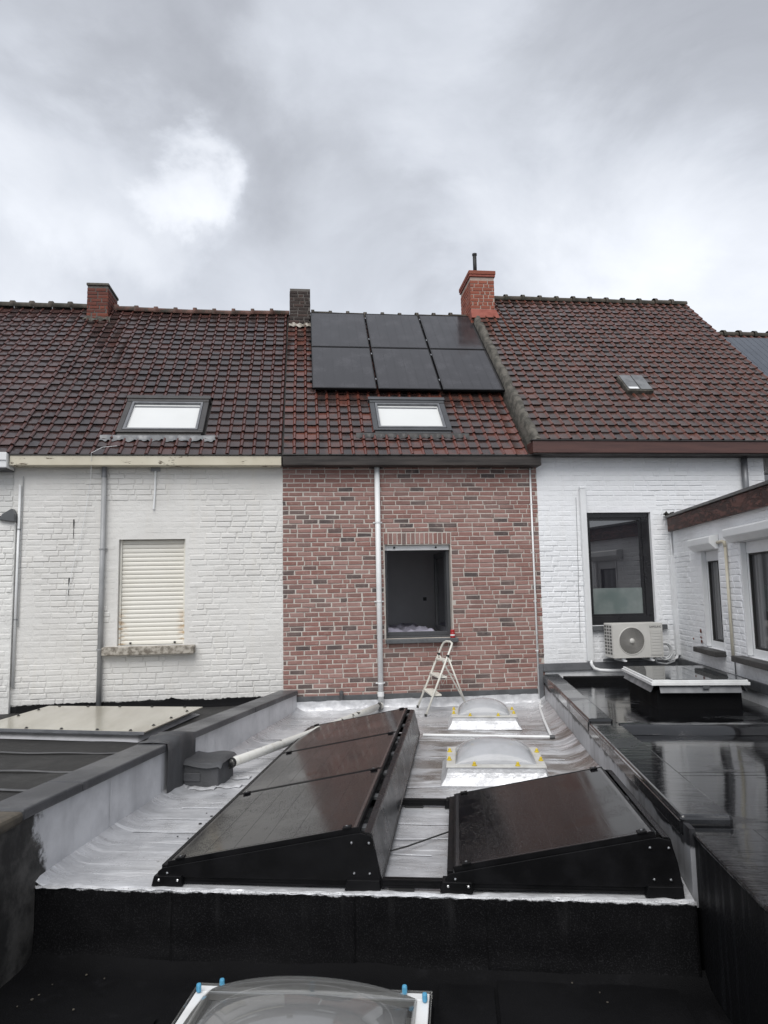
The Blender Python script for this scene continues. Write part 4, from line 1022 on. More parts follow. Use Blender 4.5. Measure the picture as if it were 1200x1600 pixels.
box('coping_skirt', M['wet_cap'], rr, 1.183, 1.197, 6.95, 9.9, -1.345, -1.26, bevel=.004)
box('ledge_sheet', M['wet_cap'], rr, 1.215, 1.56, 1.5, 4.18, -1.342, -1.318, bevel=.012)
box('low_kerb', M['bit_black'], rr, 1.42, UW - .02, 10.0, 10.12, -1.31, -1.22, bevel=.01)

# flat roof light
sk = thing('flat_roof_light', 'flat glass roof light with white frame on wet black roof', 'skylight', (2.5, 8.5, -1.30), 'A')
a0, a1, b0, b1 = 2.04, 2.96, 7.86, 9.16
box('upstand', M['bit_black'], sk, a0 + .03, a1 - .03, b0 + .04, b1 - .04, -1.32, -1.10, bevel=.01)
ap = MB(); o1, o2 = .0, .025
for (p, q) in (((a0, b0), (a1, b0)), ((a1, b0), (a1, b1)), ((a1, b1), (a0, b1)), ((a0, b1), (a0, b0))):
    dx, dy = q[0] - p[0], q[1] - p[1]; L = math.hypot(dx, dy); nx, ny = dy/L, -dx/L
    e = .05
    p1 = (p[0] + dx/L*e, p[1] + dy/L*e); q1 = (q[0] - dx/L*e, q[1] - dy/L*e)
    ap.add([(p1[0] + nx*.035, p1[1] + ny*.035, -1.125), (q1[0] + nx*.035, q1[1] + ny*.035, -1.125), (q1[0] - nx*.005, q1[1] - ny*.005, -1.052), (p1[0] - nx*.005, p1[1] - ny*.005, -1.052),
            (p1[0] + nx*.025, p1[1] + ny*.025, -1.127), (q1[0] + nx*.025, q1[1] + ny*.025, -1.127), (q1[0] - nx*.015, q1[1] - ny*.015, -1.052), (p1[0] - nx*.015, p1[1] - ny*.015, -1.052)],
           [(0, 1, 2, 3), (5, 4, 7, 6), (0, 4, 5, 1), (0, 3, 7, 4), (1, 5, 6, 2)])
ap.build('apron', M['zinc'], sk)
fr = MB()
def ring(mb, a0, a1, b0, b1, k, z0, z1):
    mb.box(a0, a1, b0, b0 + k, z0, z1); mb.box(a0, a1, b1 - k, b1, z0, z1); mb.box(a0, a0 + k, b0 + k, b1 - k, z0, z1); mb.box(a1 - k, a1, b0 + k, b1 - k, z0, z1)
ring(fr, a0 - .035, a1 + .035, b0 - .035, b1 + .035, .05, -1.050, -1.018); ring(fr, a0 - .02, a1 + .02, b0 - .02, b1 + .02, .035, -1.017, -.996)
fr.build('frame', M['whiteframe'], sk, bevel=.004)
box('pane', M['glass_skylight'], sk, a0 - .005, a1 + .005, b0 - .005, b1 + .005, -1.012, -.990, bevel=.003)
box('latch', M['zincdark'], sk, (a0 + a1)/2 + .02, (a0 + a1)/2 + .085, b0 - .045, b0 - .03, -1.085, -1.058, bevel=.003)

# ================================================================== silver roof in the middle
ZF = -1.65
U0, U1, VF = -2.45, 1.2, 4.06
sr = thing('flat_roof_extension', 'flat roof coated in silver aluminium paint behind black front edge', 'flat roof', (-.5, 7, GZ), 'A')
def pin(v):                                   # inner line of the left parapet
    if v < 4.06: return -2.45
    if v < 6.2: return -2.45 + .03*(v - 4.06)/2.14
    return -2.42 + .22*(v - 6.2)/3.6
def ptop(v):
    k = [(1.0, -1.14), (4, -1.178), (6, -1.232), (8, -1.285), (10, -1.345)]
    for (p, q), (p2, q2) in zip(k, k[1:]):
        if v <= p2: return q + (q2 - q)*(v - p)/(p2 - p)
    return k[-1][1]
MB().prism([(-2.46, VF + .004), (1.198, VF + .004), (1.198, vB(1.198)), (-2.22, vB(-2.22)), (-2.45, 6)], GZ, ZF - .012).build('body', M['bit_black'], sr)
mb = MB(); NX, NY = 90, 130
rs = random.Random(9)
def deck(i, j):
    v0 = VF - .012; 
    vguess = v0 + (9.9 - v0)*j
    uL = pin(vguess) - .01; u = uL + (U1 - .002 - uL)*i
    v = v0 + (vB(u) - v0)*j
    dl, dr, db = u - uL, U1 - u, vB(u) - v
    cv = lambda d, r_: max(0, r_ - d)**2/(r_*r_)
    z = ZF + .055*cv(dl, .16) + .085*cv(dr, .24)*min(1, max(0, (v - v0 - .06)/.5)) + .05*cv(db, .14)
    z += .004*math.sin(u*2.3 + v*1.1) + .003*math.sin(u*5.1 - v*3.7) + .0025*math.sin(v*9 + math.sin(u*4))
    d = v - v0
    if d < .05: z -= (.05 - d)**2*6
    return (u, v, z)
mb.grid(NX, NY, deck); mb.build('deck', M['silver'], sr, smooth=True, fix=False)
for i, (ua, ub, off) in enumerate(((-2.455, -1.62, .0), (-1.64, -.60, .005), (-.62, .13, .0), (.11, 1.198, .006))):
    def f(p, j, ua=ua, ub=ub, off=off, i=i):
        u = ua + (ub - ua)*p; fold = .010*math.exp(-((j - .9)/.10)**2) + (.03*max(0, j - .90)*10*(.5 + .5*math.sin(u*5 + i)))
        return (u, VF - .014 - off - fold - .002*math.sin(u*9 + j*5) - .0012*math.sin(u*23 - j*11) - .0012*math.sin(j*13 + u*3), ZF + .004 - .395*j)
    sh_ = MB().grid(44, 18, f).build('membrane_sheet', M['front'], sr, smooth=True, fix=False)
    so = sh_.modifiers.new('s', 'SOLIDIFY'); so.thickness = .004; so.offset = 0
mb = MB(); rs = random.Random(4)
en = [rs.uniform(0, 1) for _ in range(400)]
for _ in range(2): en = [(en[i - 1] + 2*en[i] + en[(i + 1) % 400])/4*1.0 for i in range(400)]
en = [max(0, min(1, .5 + (x - .5)*1.8)) for x in en]
mb.grid(260, 5, lambda i, j: (-2.44 + 3.63*i, VF - .012 + .055*j*(.6 + .4*math.sin(i*37 + math.sin(i*90))) - .012*(j < .1), ZF + .002 + .007*math.sin(j*math.pi)*(.2 + .9*en[int(i*260) % 400]) - .010*(j < .1)*en[int(i*260 + 77) % 400]))
mb.build('paint_edge', M['silver_bright'], sr, smooth=True, fix=False)
for i, (v, a, b) in enumerate(((4.62, .45, .62), (4.93, .02, .66), (5.22, .0, .96), (5.75, .35, .98), (6.15, .02, .9), (7.15, .02, .96), (7.55, .0, .55), (7.95, .3, 1.0), (8.9, .02, .97), (5.5, .06, .4), (6.6, .03, .45))):
    rs2 = random.Random(i); ph = rs2.uniform(0, 6)
    def f(p, j):
        t = a + (b - a)*p; u = -2.36 + 3.48*t
        return (u, v + .02*math.sin(t*7 + ph) + .006*math.sin(t*41 + ph) + (j - .5)*.016*(.4 + .6*abs(math.sin(t*29 + ph))), ZF + .0095 + .003*math.sin(j*math.pi) + .004*math.sin(u*2.3 + v*1.1))
    MB().grid(70, 2, f).build('lap_seam', M['silver_bright'], sr, smooth=True, fix=False)
# left parapet
def strip_wall(mb, va, vb_, n, off0, off1, z0f, z1f):
    for k in range(n):
        pass
    def pt(v, off, z): return (pin(v) + off, v, z)
    n0 = len(mb.v)
    for k in range(n + 1):
        v = va + (vb_ - va)*k/n
        for off, z in ((off0, z0f(v)), (off0, z1f(v)), (off1, z1f(v)), (off1, z0f(v))):
            mb.v.append(Vector(pt(v, off, z))); mb.a.append(0)
    for k in range(n):
        for q in range(4):
            a = n0 + k*4 + q; b = n0 + k*4 + (q + 1) % 4; mb.f.append([a, b, b + 4, a + 4])
    mb.f.append([n0, n0 + 1, n0 + 2, n0 + 3]); m = n0 + 4*n; mb.f.append([m + 3, m + 2, m + 1, m])
    return mb
VE = vB(-2.2) - .03
strip_wall(MB(), 1.5, VE, 24, 0, -.21, lambda v: -2.2, lambda v: ptop(v) - .045).build('parapet_wall', M['lparapet'], sr)
for i, (a, b, m) in enumerate(((3.88, 4.50, 'bit_cap'), (4.505, 5.80, 'bit_cap'), (6.36, 8.0, 'bit_cap'), (8.005, VE + .0, 'bit_cap'))):
    c = strip_wall(MB(), a, b, 6, .022, -.235, lambda v: ptop(v) - .062, lambda v: ptop(v)).build('coping', M[m], sr, bevel=.012)
c = strip_wall(MB(), 1.5, 3.872, 6, .03, -.24, lambda v: ptop(v) - .075, lambda v: ptop(v) - .005).build('coping_stone', M['stonecap'], sr, bevel=.02)
mb = MB()                                      # lumpy dressed piece over the box outlet
def f(i, j):
    v = 5.78 + .60*j; t = i; q = [(.030, -.42), (.035, -.07), (.026, .004), (-.10, .014), (-.215, .006), (-.24, -.07)]
    o_, dz = q[round(i*5)]; lump = .028*math.sin(min(1, max(0, (j - .1)/.8))*math.pi)
    return (pin(v) + o_ + lump*.5 + .006*math.sin(j*17 + i*5), v, ptop(v) + dz + lump*(1 if dz > -.1 else 0) + .006*math.sin(j*23))
mb.grid(5, 24, f).build('coping_dressing', M['bit_grey'], sr, smooth=True, fix=False)
bx_ = MB(); bx_.prism([(-2.43, 6.10), (-2.07, 6.10), (-2.055, 6.47), (-2.43, 6.50)], ZF - .02, -1.452); bx_ = bx_.build('outlet_box', M['bit_grey'], sr, bevel=.014, seg=3)
mb = MB(); mb.grid(16, 10, lambda i, j: (-2.44 + .40*i, 6.07 + .45*j, -1.446 + .010*math.sin(i*7 + j*3) + (.05*max(0, .35 - i)**1 ) - .03*(j < .05) - .02*(i > .95))); mb.build('lid_sheet', M['bit_grey'], bx_, smooth=True, fix=False)
box('patch', M['bit_cap'], bx_, -2.41, -2.23, 6.090, 6.099, -1.60, -1.53, bevel=.004)
for (u, v) in ((-2.445, 6.06), (-2.20, 6.05), (-2.00, 6.12), (-2.0, 6.4)):
    mb = MB(); mb.grid(10, 4, lambda i, j: (u - .10 + .22*i, v - .05 + .1*j + .02*math.sin(i*9), ZF + .006 + .014*math.sin(j*math.pi)*abs(math.sin(i*8 + u)))); mb.build('paint_dab', M['silver_bright'], sr, smooth=True, fix=False)
# back upstand
mb = MB()
def f(i, j):
    x = -.20 + 3.52*i; y = 9.972 - .012*j*0 - .03*(1 - j)**3
    return (x, y + .006*math.sin(x*9) + .007*math.sin(x*23 + j*4), -1.63 + .132*j + .004*math.sin(x*5))
def WA(x, y, z):
    return (x*CA - y*SA, x*SA + y*CA, z)
mb.grid(120, 6, f, WA).build('back_upstand', M['silver_bright'], sr, smooth=True, fix=False)
for i, v in enumerate((4.9, 5.75, 6.9, 7.6, 8.5)):
    def f(a, j):
        return (pin(v) + .004 + .0035 + .11*max(0, a - .82)**2*18, v + (j - .5)*.009 + .08*max(0, a - .8), ptop(v) - .07 - (ptop(v) - .07 - ZF - .012)*min(1, a*1.02))
    MB().grid(14, 1, f).build('upstand_seam', M['silver_bright'], sr, fix=False)
for i, v in enumerate((7.2, 7.9, 8.7)):
    def f(a, j): return (1.2 - .006 - .16*max(0, a - .7)**2*11, v + (j - .5)*.010 - .10*max(0, a - .7), -1.42 - .215*a)
    MB().grid(14, 1, f).build('upstand_seam', M['silver_bright'], sr, fix=False)
def scatter(name, mat, label, cat, n, spots, seed, smin, smax, zz):
    mb = MB()
    for k in range(n):
        rs = random.Random(seed + k); cu_, cv_, du_, dv_ = rs.choice(spots); u = cu_ + rs.uniform(-du_, du_); v = cv_ + rs.uniform(-dv_, dv_); q_ = rs.uniform(smin, smax)
        pts = [(q_*rs.uniform(.6, 1.4)*math.cos(q*1.05), q_*rs.uniform(.6, 1.4)*math.sin(q*1.05)) for q in range(6)]
        mb.prism(pts, 0, q_*.6, lambda a, b, h: (u + a, v + b, zz + h))
    o = mb.build(name, mat); o.rotation_euler = (0, 0, -AL); return tag(o, label, cat, kind='stuff')
scatter('tar_crumbs', M['bit_dark'], 'small dark crumbs of tar scattered on the silver roof', 'debris', 16, [(-2.0, 4.75, .2, .2), (-1.9, 5.2, .2, .2), (-1.55, 7.1, .15, .2), (-1.4, 9.0, .2, .2), (-.9, 9.4, .2, .2), (.9, 5.8, .1, .1)], 100, .005, .012, ZF + .006)

# ================================================================== drain pipe and cable duct on the silver roof
A0 = (-2.045, 6.34, -1.505); W0 = WA(1.0, 9.90, -1.575)
pp = thing('drain_pipe', 'white drain pipe with black patches lying across the silver roof', 'pipe', (A0[0], A0[1], ZF), 'A')
pl = [tuple(A0[k] + (W0[k] - A0[k])*t + (-.012*math.sin(t*math.pi) if k == 2 else 0) for k in range(3)) for t in (0, .2, .4, .6, .8, 1)]
MB().tube(pl, .042, 14).build('pipe', M['pvcspot'], pp, smooth=True)
MB().tube([pl[0], tuple(pl[0][k] + (pl[1][k] - pl[0][k])*.04 for k in range(3))], .047, 14).build('rubber_collar', M['rubber'], pp)
q1 = tuple(pl[3][k]*.35 + pl[2][k]*.65 for k in range(3)); q2 = tuple(pl[3][k]*.42 + pl[2][k]*.58 for k in range(3))
MB().tube([q1, q2], .048, 14).build('coupling', M['pvcspot'], pp)
q1 = tuple(pl[5][k]*.97 + pl[4][k]*.03 for k in range(3)); MB().tube([q1, W0], .049, 14).build('coupling', M['pvcspot'], pp)
du = thing('cable_duct', 'thin white cable duct lying on the silver roof beside the domes', 'cable duct', (1.0, 9, ZF), 'A')
c1, c2, c3 = WA(3.268, 9.93, -1.60), (.985, 8.10, ZF + .022), (-.42, 8.20, ZF + .022)
MB().tube([c1, (1.07, 9.9, ZF + .03), (1.02, 9.0, ZF + .022), c2], .016, 8).build('duct', M['pvcwhite'], du)
MB().tube([c2, c3], .016, 8).build('duct', M['pvcwhite'], du)
MB().tube([(1.02, 8.10, ZF + .022), (.965, 8.10, ZF + .022)], .021, 8).build('corner_piece', M['zincdark'], du)
lathe(MB(), [(0, 0), (.03, 0), (.03, .03), (.0, .034)], (1.10, 10.02, ZF + .02), 12).build('junction_cap', M['pvcwhite'], du)

# ================================================================== domes on the silver roof
def dome_mesh(u0, u1, v0, v1, z, h, n=28, p=.5, shrink=0):
    mb = MB(); cu_, cv_ = (u0 + u1)/2, (v0 + v1)/2; a, b = (u1 - u0)/2 - shrink, (v1 - v0)/2 - shrink
    mb.grid(n, n, lambda i, j: (cu_ + a*math.sin((i - .5)*math.pi), cv_ + b*math.sin((j - .5)*math.pi), z + h*max(0, (1 - math.sin((i - .5)*math.pi)**2)*(1 - math.sin((j - .5)*math.pi)**2))**p))
    return mb
def dome(label, u0, u1, v0, v1, zb, zf, h, group, flare):
    t = thing('dome_skylight', label, 'skylight', ((u0 + u1)/2, (v0 + v1)/2, zb), 'A', group)
    mb = MB(); pr = [(flare, zb + .006), (flare*.75, zb + .03), (.035, zb + .06), (.02, zf - .05), (.015, zf - .012)]
    n0 = 0
    for e, z in pr:
        for uu, vv in ((u0 - e, v0 - e), (u1 + e, v0 - e), (u1 + e, v1 + e), (u0 - e, v1 + e)): mb.v.append(Vector((uu, vv, z))); mb.a.append(0)
    for i in range(len(pr) - 1):
        for k in range(4): a = i*4 + k; b = i*4 + (k + 1) % 4; mb.f.append([a, b, b + 4, a + 4])
    mb.build('upstand', M['silver_bright'], t, bevel=.006)
    f = MB(); ring(f, u0 - .025, u1 + .025, v0 - .025, v1 + .025, .085, zf - .010, zf + .004); f.build('flange', M['acrylic_edge'], t, bevel=.003)
    d = dome_mesh(u0 + .05, u1 - .05, v0 + .05, v1 - .05, zf + .003, h).build('outer_dome', M['opal'], t, smooth=True, fix=False)
    dome_mesh(u0 + .07, u1 - .07, v0 + .07, v1 - .07, zf - .02, h*.78).build('inner_dome', M['opal_in'], t, smooth=True, fix=False)
    L, K = u1 - u0, v1 - v0
    caps = [(u0 + L*.27, v0), (u0 + L*.73, v0), (u0 + L*.27, v1), (u0 + L*.73, v1), (u0, v0 + K*.27), (u0, v0 + K*.73), (u1, v0 + K*.27), (u1, v0 + K*.73)]
    for (cu_, cv_) in caps:
        c_ = lathe(MB(), [(0.001, .0), (.022, .0), (.022, .006), (.014, .010), (.012, .026), (.008, .032), (0.001, .033)], (cu_, cv_, zf + .005), 10).build('screw_cap', M['yellow'], t, smooth=False)
    return t
dome('opal dome skylight with yellow caps nearest the solar panels', -.105, .685, 6.26, 6.96, ZF, -1.50, .165, 'domes on the silver roof', .075)
dome('opal dome skylight with yellow caps beside the stepladder', -.075, .64, 8.66, 9.26, ZF, -1.505, .165, 'domes on the silver roof', .075)

# ================================================================== solar arrays on the silver roof
ZLO, ZHI = -1.527, -1.322
def array_mount(label, ul, uh, v0, v1, rails):
    t = thing('panel_mount', label, 'panel mount', ((ul + uh)/2, (v0 + v1)/2, ZF), 'A', 'solar panel mounts on the silver roof')
    for v, s in ((v0 - .028, 1), (v1 + .02, -1)):
        mb = MB().prism([(ul - .045, -1.60), (uh + .125, -1.60), (uh + .105, -1.47), (uh + .075, -1.362), (uh + .015, -1.347), (uh - .03, -1.353), (ul - .02, -1.553), (ul - .045, -1.572)], v, v + .008, lambda a, b, h: (a, h, b))
        pl_ = mb.build('side_plate', M['alu_black'], t, bevel=.0015)
        if s == 1:
            for (bu, bz) in ((uh - .035, -1.398), (uh + .062, -1.398), (uh - .022, -1.56), (uh + .065, -1.56), (ul + .01, -1.580)):
                lathe(MB(), [(0.0005, -.009), (.005, -.008), (.0085, -.003), (.0085, .0)], (0, 0, 0), 8, lambda a, b, c: (bu + a, v - .001 + c, bz + b)).build('bolt', M['steel'], pl_)
    mb = MB(); x0, x1 = v0 - .01, v1 + .01
    nseg = 40
    pr = [(uh + .035, -1.345), (uh + .072, -1.350), (uh + .080, -1.358), (uh + .128, -1.585), (uh + .135, -1.592)]
    n_ = len(pr)
    mb.grid(n_ - 1, nseg, lambda i, j: (pr[round(i*(n_ - 1))][0], x0 + (x1 - x0)*j, pr[round(i*(n_ - 1))][1]))
    df = mb.build('wind_deflector', M['alu_wet'], t, fix=False); so = df.modifiers.new('s', 'SOLIDIFY'); so.thickness = .003
    k = 0
    v = v0 + .12
    while v < v1 - .1:
        box('bracket', M['zincdark'], t, uh - .005, uh + .04, v, v + .07, -1.385, -1.362, bevel=.003); v += .62
    box('lower_rail', M['alu_black'], t, ul - .035, ul + .0, v0, v1, -1.575, -1.545, bevel=.003)
    box('deflector_foot', M['alu_black'], t, uh + .09, uh + .135, v0, v1, -1.622, -1.598, bevel=.003)
    for v in rails:
        for (p, q) in ((ul - .06, ul + .10), (uh - .06, uh + .12)):
            ft = MB(); ft.prism([(p, -1.592), (p + .015, -1.592), (p + .02, -1.64), (q - .01, -1.64), (q, -1.592), (q + .0, -1.59), (q, -1.652), (p - .015, -1.652)][:0] or [(p - .015, -1.645), (q + .005, -1.645), (q, -1.588), (p, -1.588)], v - .045, v + .045, lambda a, b, h: (a, h, b))
            fo = ft.build('foot', M['alu_black'], t, bevel=.003)
            if v == rails[0]:
                for bu in (p + .03, q - .02):
                    if p < ul: lathe(MB(), [(0.0005, -.007), (.0075, -.003), (.0075, 0)], (0, 0, 0), 8, lambda a, b, c: (bu + a, v - .046 + c, -1.608 + b)).build('bolt', M['steel'], fo)
    return t
def roof_panel(label, ul, uh, v0, v1, group):
    t = thing('solar_panel', label, 'solar panel', ((ul + uh)/2, (v0 + v1)/2, ZLO), 'A', group)
    L = math.hypot(uh - ul, ZHI - ZLO); cx_, sx_ = (uh - ul)/L, (ZHI - ZLO)/L
    X = lambda a, b, h: (ul + a*cx_ - h*sx_, b, ZLO + a*sx_ + h*cx_)
    f = MB(); k = .012
    f.box(0, L, v0, v0 + k, -.034, 0, X); f.box(0, L, v1 - k, v1, -.034, 0, X); f.box(0, k, v0 + k, v1 - k, -.034, 0, X); f.box(L - k, L, v0 + k, v1 - k, -.034, 0, X)
    f.build('frame', M['alu_black'], t)
    b = box('backsheet', M['cell_gap'], t, k, L - k, v0 + k, v1 - k, -.02, -.0023, X)
    strips(b, M['cell'], X, k, L - k, v0 + k, v1 - k, -.0015, 6, 'y', .0032)
    for a in (.05, L - .09):
        for v in (v0 + .003, v1 - .04) if v0 < 4.2 else (v1 - .04,):
            box('clamp', M['alu_black'], t, a, a + .05, v - .012, v + .03, .001, .012, X, bevel=.002)
            lathe(MB(), [(.007, .0), (.007, .004), (.0005, .006)], (0, 0, 0), 8, lambda p, q, c: X(a + .025 + p, v + .008 + q, .012 + c)).build('clamp_bolt', M['steel'], t)
    return t
LU, HU = -1.695, -.588
pl3 = 1.345
for i, nm in enumerate(('nearest', 'middle', 'farthest')):
    roof_panel(nm + ' black solar panel of the long left row on the silver roof', LU, HU, 4.12 + i*(pl3 + .012), 4.12 + i*(pl3 + .012) + pl3, 'solar panels on the silver roof')
array_mount('long black mount under the left row of three solar panels', LU, HU, 4.12, 4.12 + 3*pl3 + .024, (4.115, 5.62, 7.0, 8.1))
LU2, HU2 = -.062, 1.025
roof_panel('single black solar panel at right next to the black parapet', LU2, HU2, 4.12, 5.53, 'solar panels on the silver roof')
array_mount('short black mount under the single right solar panel', LU2, HU2, 4.12, 5.53, (4.115, 5.62))
def crossrail(name, label, v, a, b):
    t = thing('cross_rail', label, 'rail', ((a + b)/2, v, ZF), 'A', 'black rails on the silver roof')
    m_ = MB(); m_.box(a, b, v - .022, v + .022, -1.637, -1.626); m_.box(a, b, v - .016, v - .006, -1.626, -1.602); m_.box(a, b, v + .006, v + .016, -1.626, -1.602); m_.box(a, b, v - .022, v - .003, -1.602, -1.594); m_.box(a, b, v + .003, v + .022, -1.602, -1.594)
    m_.build('rail', M['alu_black'], t); box('rail_pad', M['rubber'], t, (a + b)/2 - .12, (a + b)/2 + .02, v - .03, v + .03, -1.655, -1.638)
crossrail('cross_rail', 'black rail along the front edge under both solar mounts', 4.125, -1.74, 1.14)
crossrail('cross_rail', 'black rail crossing the gap at the back of the single panel', 5.63, -1.74, 1.10)
crossrail('cross_rail', 'black rail under the far end of the long solar row', 8.09, -1.74, -.47)
cb = MB().tube([(-.47, 4.60, ZF + .03), (-.36, 4.70, ZF + .028), (-.22, 4.86, ZF + .026), (-.08, 5.00, ZF + .03), (.1, 5.1, ZF + .05)], .0055, 6).build('power_cable', M['rubber'], smooth=True)
cb.rotation_euler = (0, 0, -AL); tag(cb, 'thin black cable running between the two solar mounts', 'cable')

# ================================================================== stepladder
ld = thing('stepladder', 'ivory folding stepladder leaning open against the brick wall', 'ladder', (1.8, 9.6, ZF))
tn, tf_ = (1.925, 9.50, -.775), (1.855, 9.78, -.775)
f1, f2 = (1.535, 9.36, -1.64), (1.505, 9.84, -1.60)
b1_, b2_ = (2.14, 9.52, -1.63), (2.19, 9.86, -1.60)
lp = lambda a, b, t: tuple(a[k] + (b[k] - a[k])*t for k in range(3))
loop = [lp(f1, tn, .0), lp(f1, tn, .5), tn, (1.945, 9.53, -.735), (1.935, 9.60, -.715), (1.90, 9.69, -.715), (1.875, 9.75, -.735), tf_, lp(f2, tf_, .5), f2]
MB().tube(loop, .0145, 8).build('front_frame', M['lad'], ld, smooth=True)
hn, hf = lp(f1, tn, .86), lp(f2, tf_, .86)
MB().tube([hn, b1_], .011, 8).build('rear_leg', M['lad'], ld, smooth=True); MB().tube([hf, b2_], .011, 8).build('rear_leg', M['lad'], ld, smooth=True)
MB().tube([lp(hn, b1_, .72), lp(hf, b2_, .72)], .008, 6).build('rear_brace', M['lad'], ld); MB().tube([lp(hn, b1_, .36), lp(hf, b2_, .36)], .008, 6).build('rear_brace', M['lad'], ld)
for t_ in (.30, .56, .80):
    p, q = lp(f1, tn, t_), lp(f2, tf_, t_)
    st = MB(); w_ = .034 + .03*(1 - t_)
    st.add([(p[0] - .03, p[1] + .012, p[2]), (p[0] + w_*2, p[1] + .012, p[2]), (q[0] + w_*2, q[1] - .012, q[2]), (q[0] - .03, q[1] - .012, q[2]),
            (p[0] - .03, p[1] + .012, p[2] - .022), (p[0] + w_*2, p[1] + .012, p[2] - .022), (q[0] + w_*2, q[1] - .012, q[2] - .022), (q[0] - .03, q[1] - .012, q[2] - .022)],
           [(0, 1, 2, 3), (7, 6, 5, 4), (0, 4, 5, 1), (1, 5, 6, 2), (2, 6, 7, 3), (3, 7, 4, 0)])
    st.build('tread', M['lad'], ld, bevel=.003)
for p in (f1, f2, b1_, b2_): MB().tube([(p[0], p[1], p[2] - .012), (p[0], p[1], p[2] + .022)], .017, 8).build('rubber_foot', M['rubber'], ld)
for p in (hn, hf): MB().tube([(p[0] - .012, p[1] - .012, p[2]), (p[0] + .014, p[1] + .0, p[2] + .004)], .019, 8).build('hinge', M['rubber'], ld)
MB().tube([lp(f1, tn, .55), (1.80, 9.55, -1.28), (1.86, 9.56, -1.18), lp(hn, b1_, .40)], .003, 5).build('safety_cord', M['lad'], ld)

# ================================================================== air conditioner
ac = thing('air_conditioner', 'white outdoor air conditioner under the black window', 'air conditioner', (4.6, 9.75, -1.05))
ax0, ax1, az0, az1, ay0, ay1 = 4.235, 4.968, -1.008, -.530, 9.60, 9.90
fc = Vector((4.508, ay0, -.772)); fr_ = .187
mb = MB()                                     # casing with a round fan opening in the front
mb.box(ax0, ax1, ay0 + .012, ay1, az0, az1)
ob = mb.build('casing', M['ac'], ac, bevel=.010)
mb = MB(); n = 48
outer = []
for k in range(n):
    an = 2*math.pi*k/n; dx, dz = math.cos(an), math.sin(an)
    tx = ((ax1 - .004 - fc.x)/dx if dx > 0 else (ax0 + .004 - fc.x)/dx) if abs(dx) > 1e-6 else 9
    tz = ((az1 - .004 - fc.z)/dz if dz > 0 else (az0 + .004 - fc.z)/dz) if abs(dz) > 1e-6 else 9
    t_ = min(tx, tz); outer.append((fc.x + dx*t_, fc.z + dz*t_))
for (x, z) in outer: mb.v.append(Vector((x, ay0, z)))
for k in range(n): an = 2*math.pi*k/n; mb.v.append(Vector((fc.x + fr_*math.cos(an), ay0, fc.z + fr_*math.sin(an))))
for k in range(n): an = 2*math.pi*k/n; mb.v.append(Vector((fc.x + fr_*.97*math.cos(an), ay0 + .011, fc.z + fr_*.97*math.sin(an))))
mb.a = [0]*len(mb.v)
for k in range(n):
    q = (k + 1) % n; mb.f.append([k, q, n + q, n + k]); mb.f.append([n + k, n + q, 2*n + q, 2*n + k])
for (x, z) in ((ax0 + .004, az0 + .004), (ax1 - .004, az0 + .004), (ax1 - .004, az1 - .004), (ax0 + .004, az1 - .004)):
    i0 = min(range(n), key=lambda k: (outer[k][0] - x)**2 + (outer[k][1] - z)**2)
    cand = sorted(range(n), key=lambda k: (outer[k][0] - x)**2 + (outer[k][1] - z)**2)[:2]
    mb.v.append(Vector((x, ay0, z))); mb.a.append(0); mb.f.append([cand[0], cand[1], len(mb.v) - 1])
mb.build('front_panel', M['ac'], ac)
fan = lathe(MB(), [(.0005, 0), (.185, 0)], (0, 0, 0), 40, lambda a, b, c: (fc.x + a, ay0 + .0112, fc.z + b)).build('fan_opening', M['ac_dark'], ac, fix=False)
gr_ = MB()
for r_ in [.045 + .012*k for k in range(12)]:
    gr_.tube([(fc.x + r_*math.cos(k*math.pi/20), ay0 - .004 + .00*r_, fc.z + r_*math.sin(k*math.pi/20)) for k in range(41)], .0022, 4, cap=False)
for k in range(36):
    an = k*math.pi/18; gr_.tube([(fc.x + .04*math.cos(an), ay0 - .002, fc.z + .04*math.sin(an)), (fc.x + .185*math.cos(an + .35), ay0 - .002, fc.z + .185*math.sin(an + .35))], .0022, 4, cap=False)
gr_.build('fan_grille', M['ac_grill'], ac, fix=False)
rg = MB(); rg.tube([(fc.x + fr_*math.cos(k*math.pi/24), ay0 - .001, fc.z + fr_*math.sin(k*math.pi/24)) for k in range(49)], .006, 6, cap=False); rg.build('grille_ring', M['ac'], ac, smooth=True, fix=False)
lathe(MB(), [(.0005, -.012), (.030, -.011), (.037, -.004), (.037, 0)], (0, 0, 0), 20, lambda a, b, c: (fc.x + a, ay0 - .004 + c, fc.z + b)).build('fan_hub', M['ac'], ac, smooth=True)
px0, px1, pz0, pz1 = 4.775, 4.945, -.975, -.635
vp = MB(); ringx = [(px0, px1, pz1 - .006, pz1), (px0, px1, pz0, pz0 + .006), (px0, px0 + .006, pz0 + .006, pz1 - .006), (px1 - .006, px1, pz0 + .006, pz1 - .006)]
for a, b, c, d in ringx: vp.box(a, b, ay0 - .006, ay0 - .0005, c, d)
vp = vp.build('side_panel', M['ac'], ac, bevel=.001)
for k in range(8):
    z = pz0 + .010 + k*.0405; box('louvre', M['ac'], vp, px0 + .008, px1 - .008, ay0 - .005, ay0 - .0005, z, z + .034, bevel=.002)
for k in range(9):
    z = az0 + .05 + k*.046
    for y in (ay0 + .045, ay0 + .13, ay0 + .215): box('side_slot', M['ac_dark'], ac, ax0 - .003, ax0 + .004, y, y + .055, z, z + .03)
tcu = bpy.data.curves.new('lettering', 'FONT'); tcu.body = 'SAMSUNG'; tcu.size = .042; tcu.extrude = .0008; tcu.align_x = 'LEFT'
to = bpy.data.objects.new('tmp', tcu); COL.objects.link(to)
bpy.context.view_layer.update()
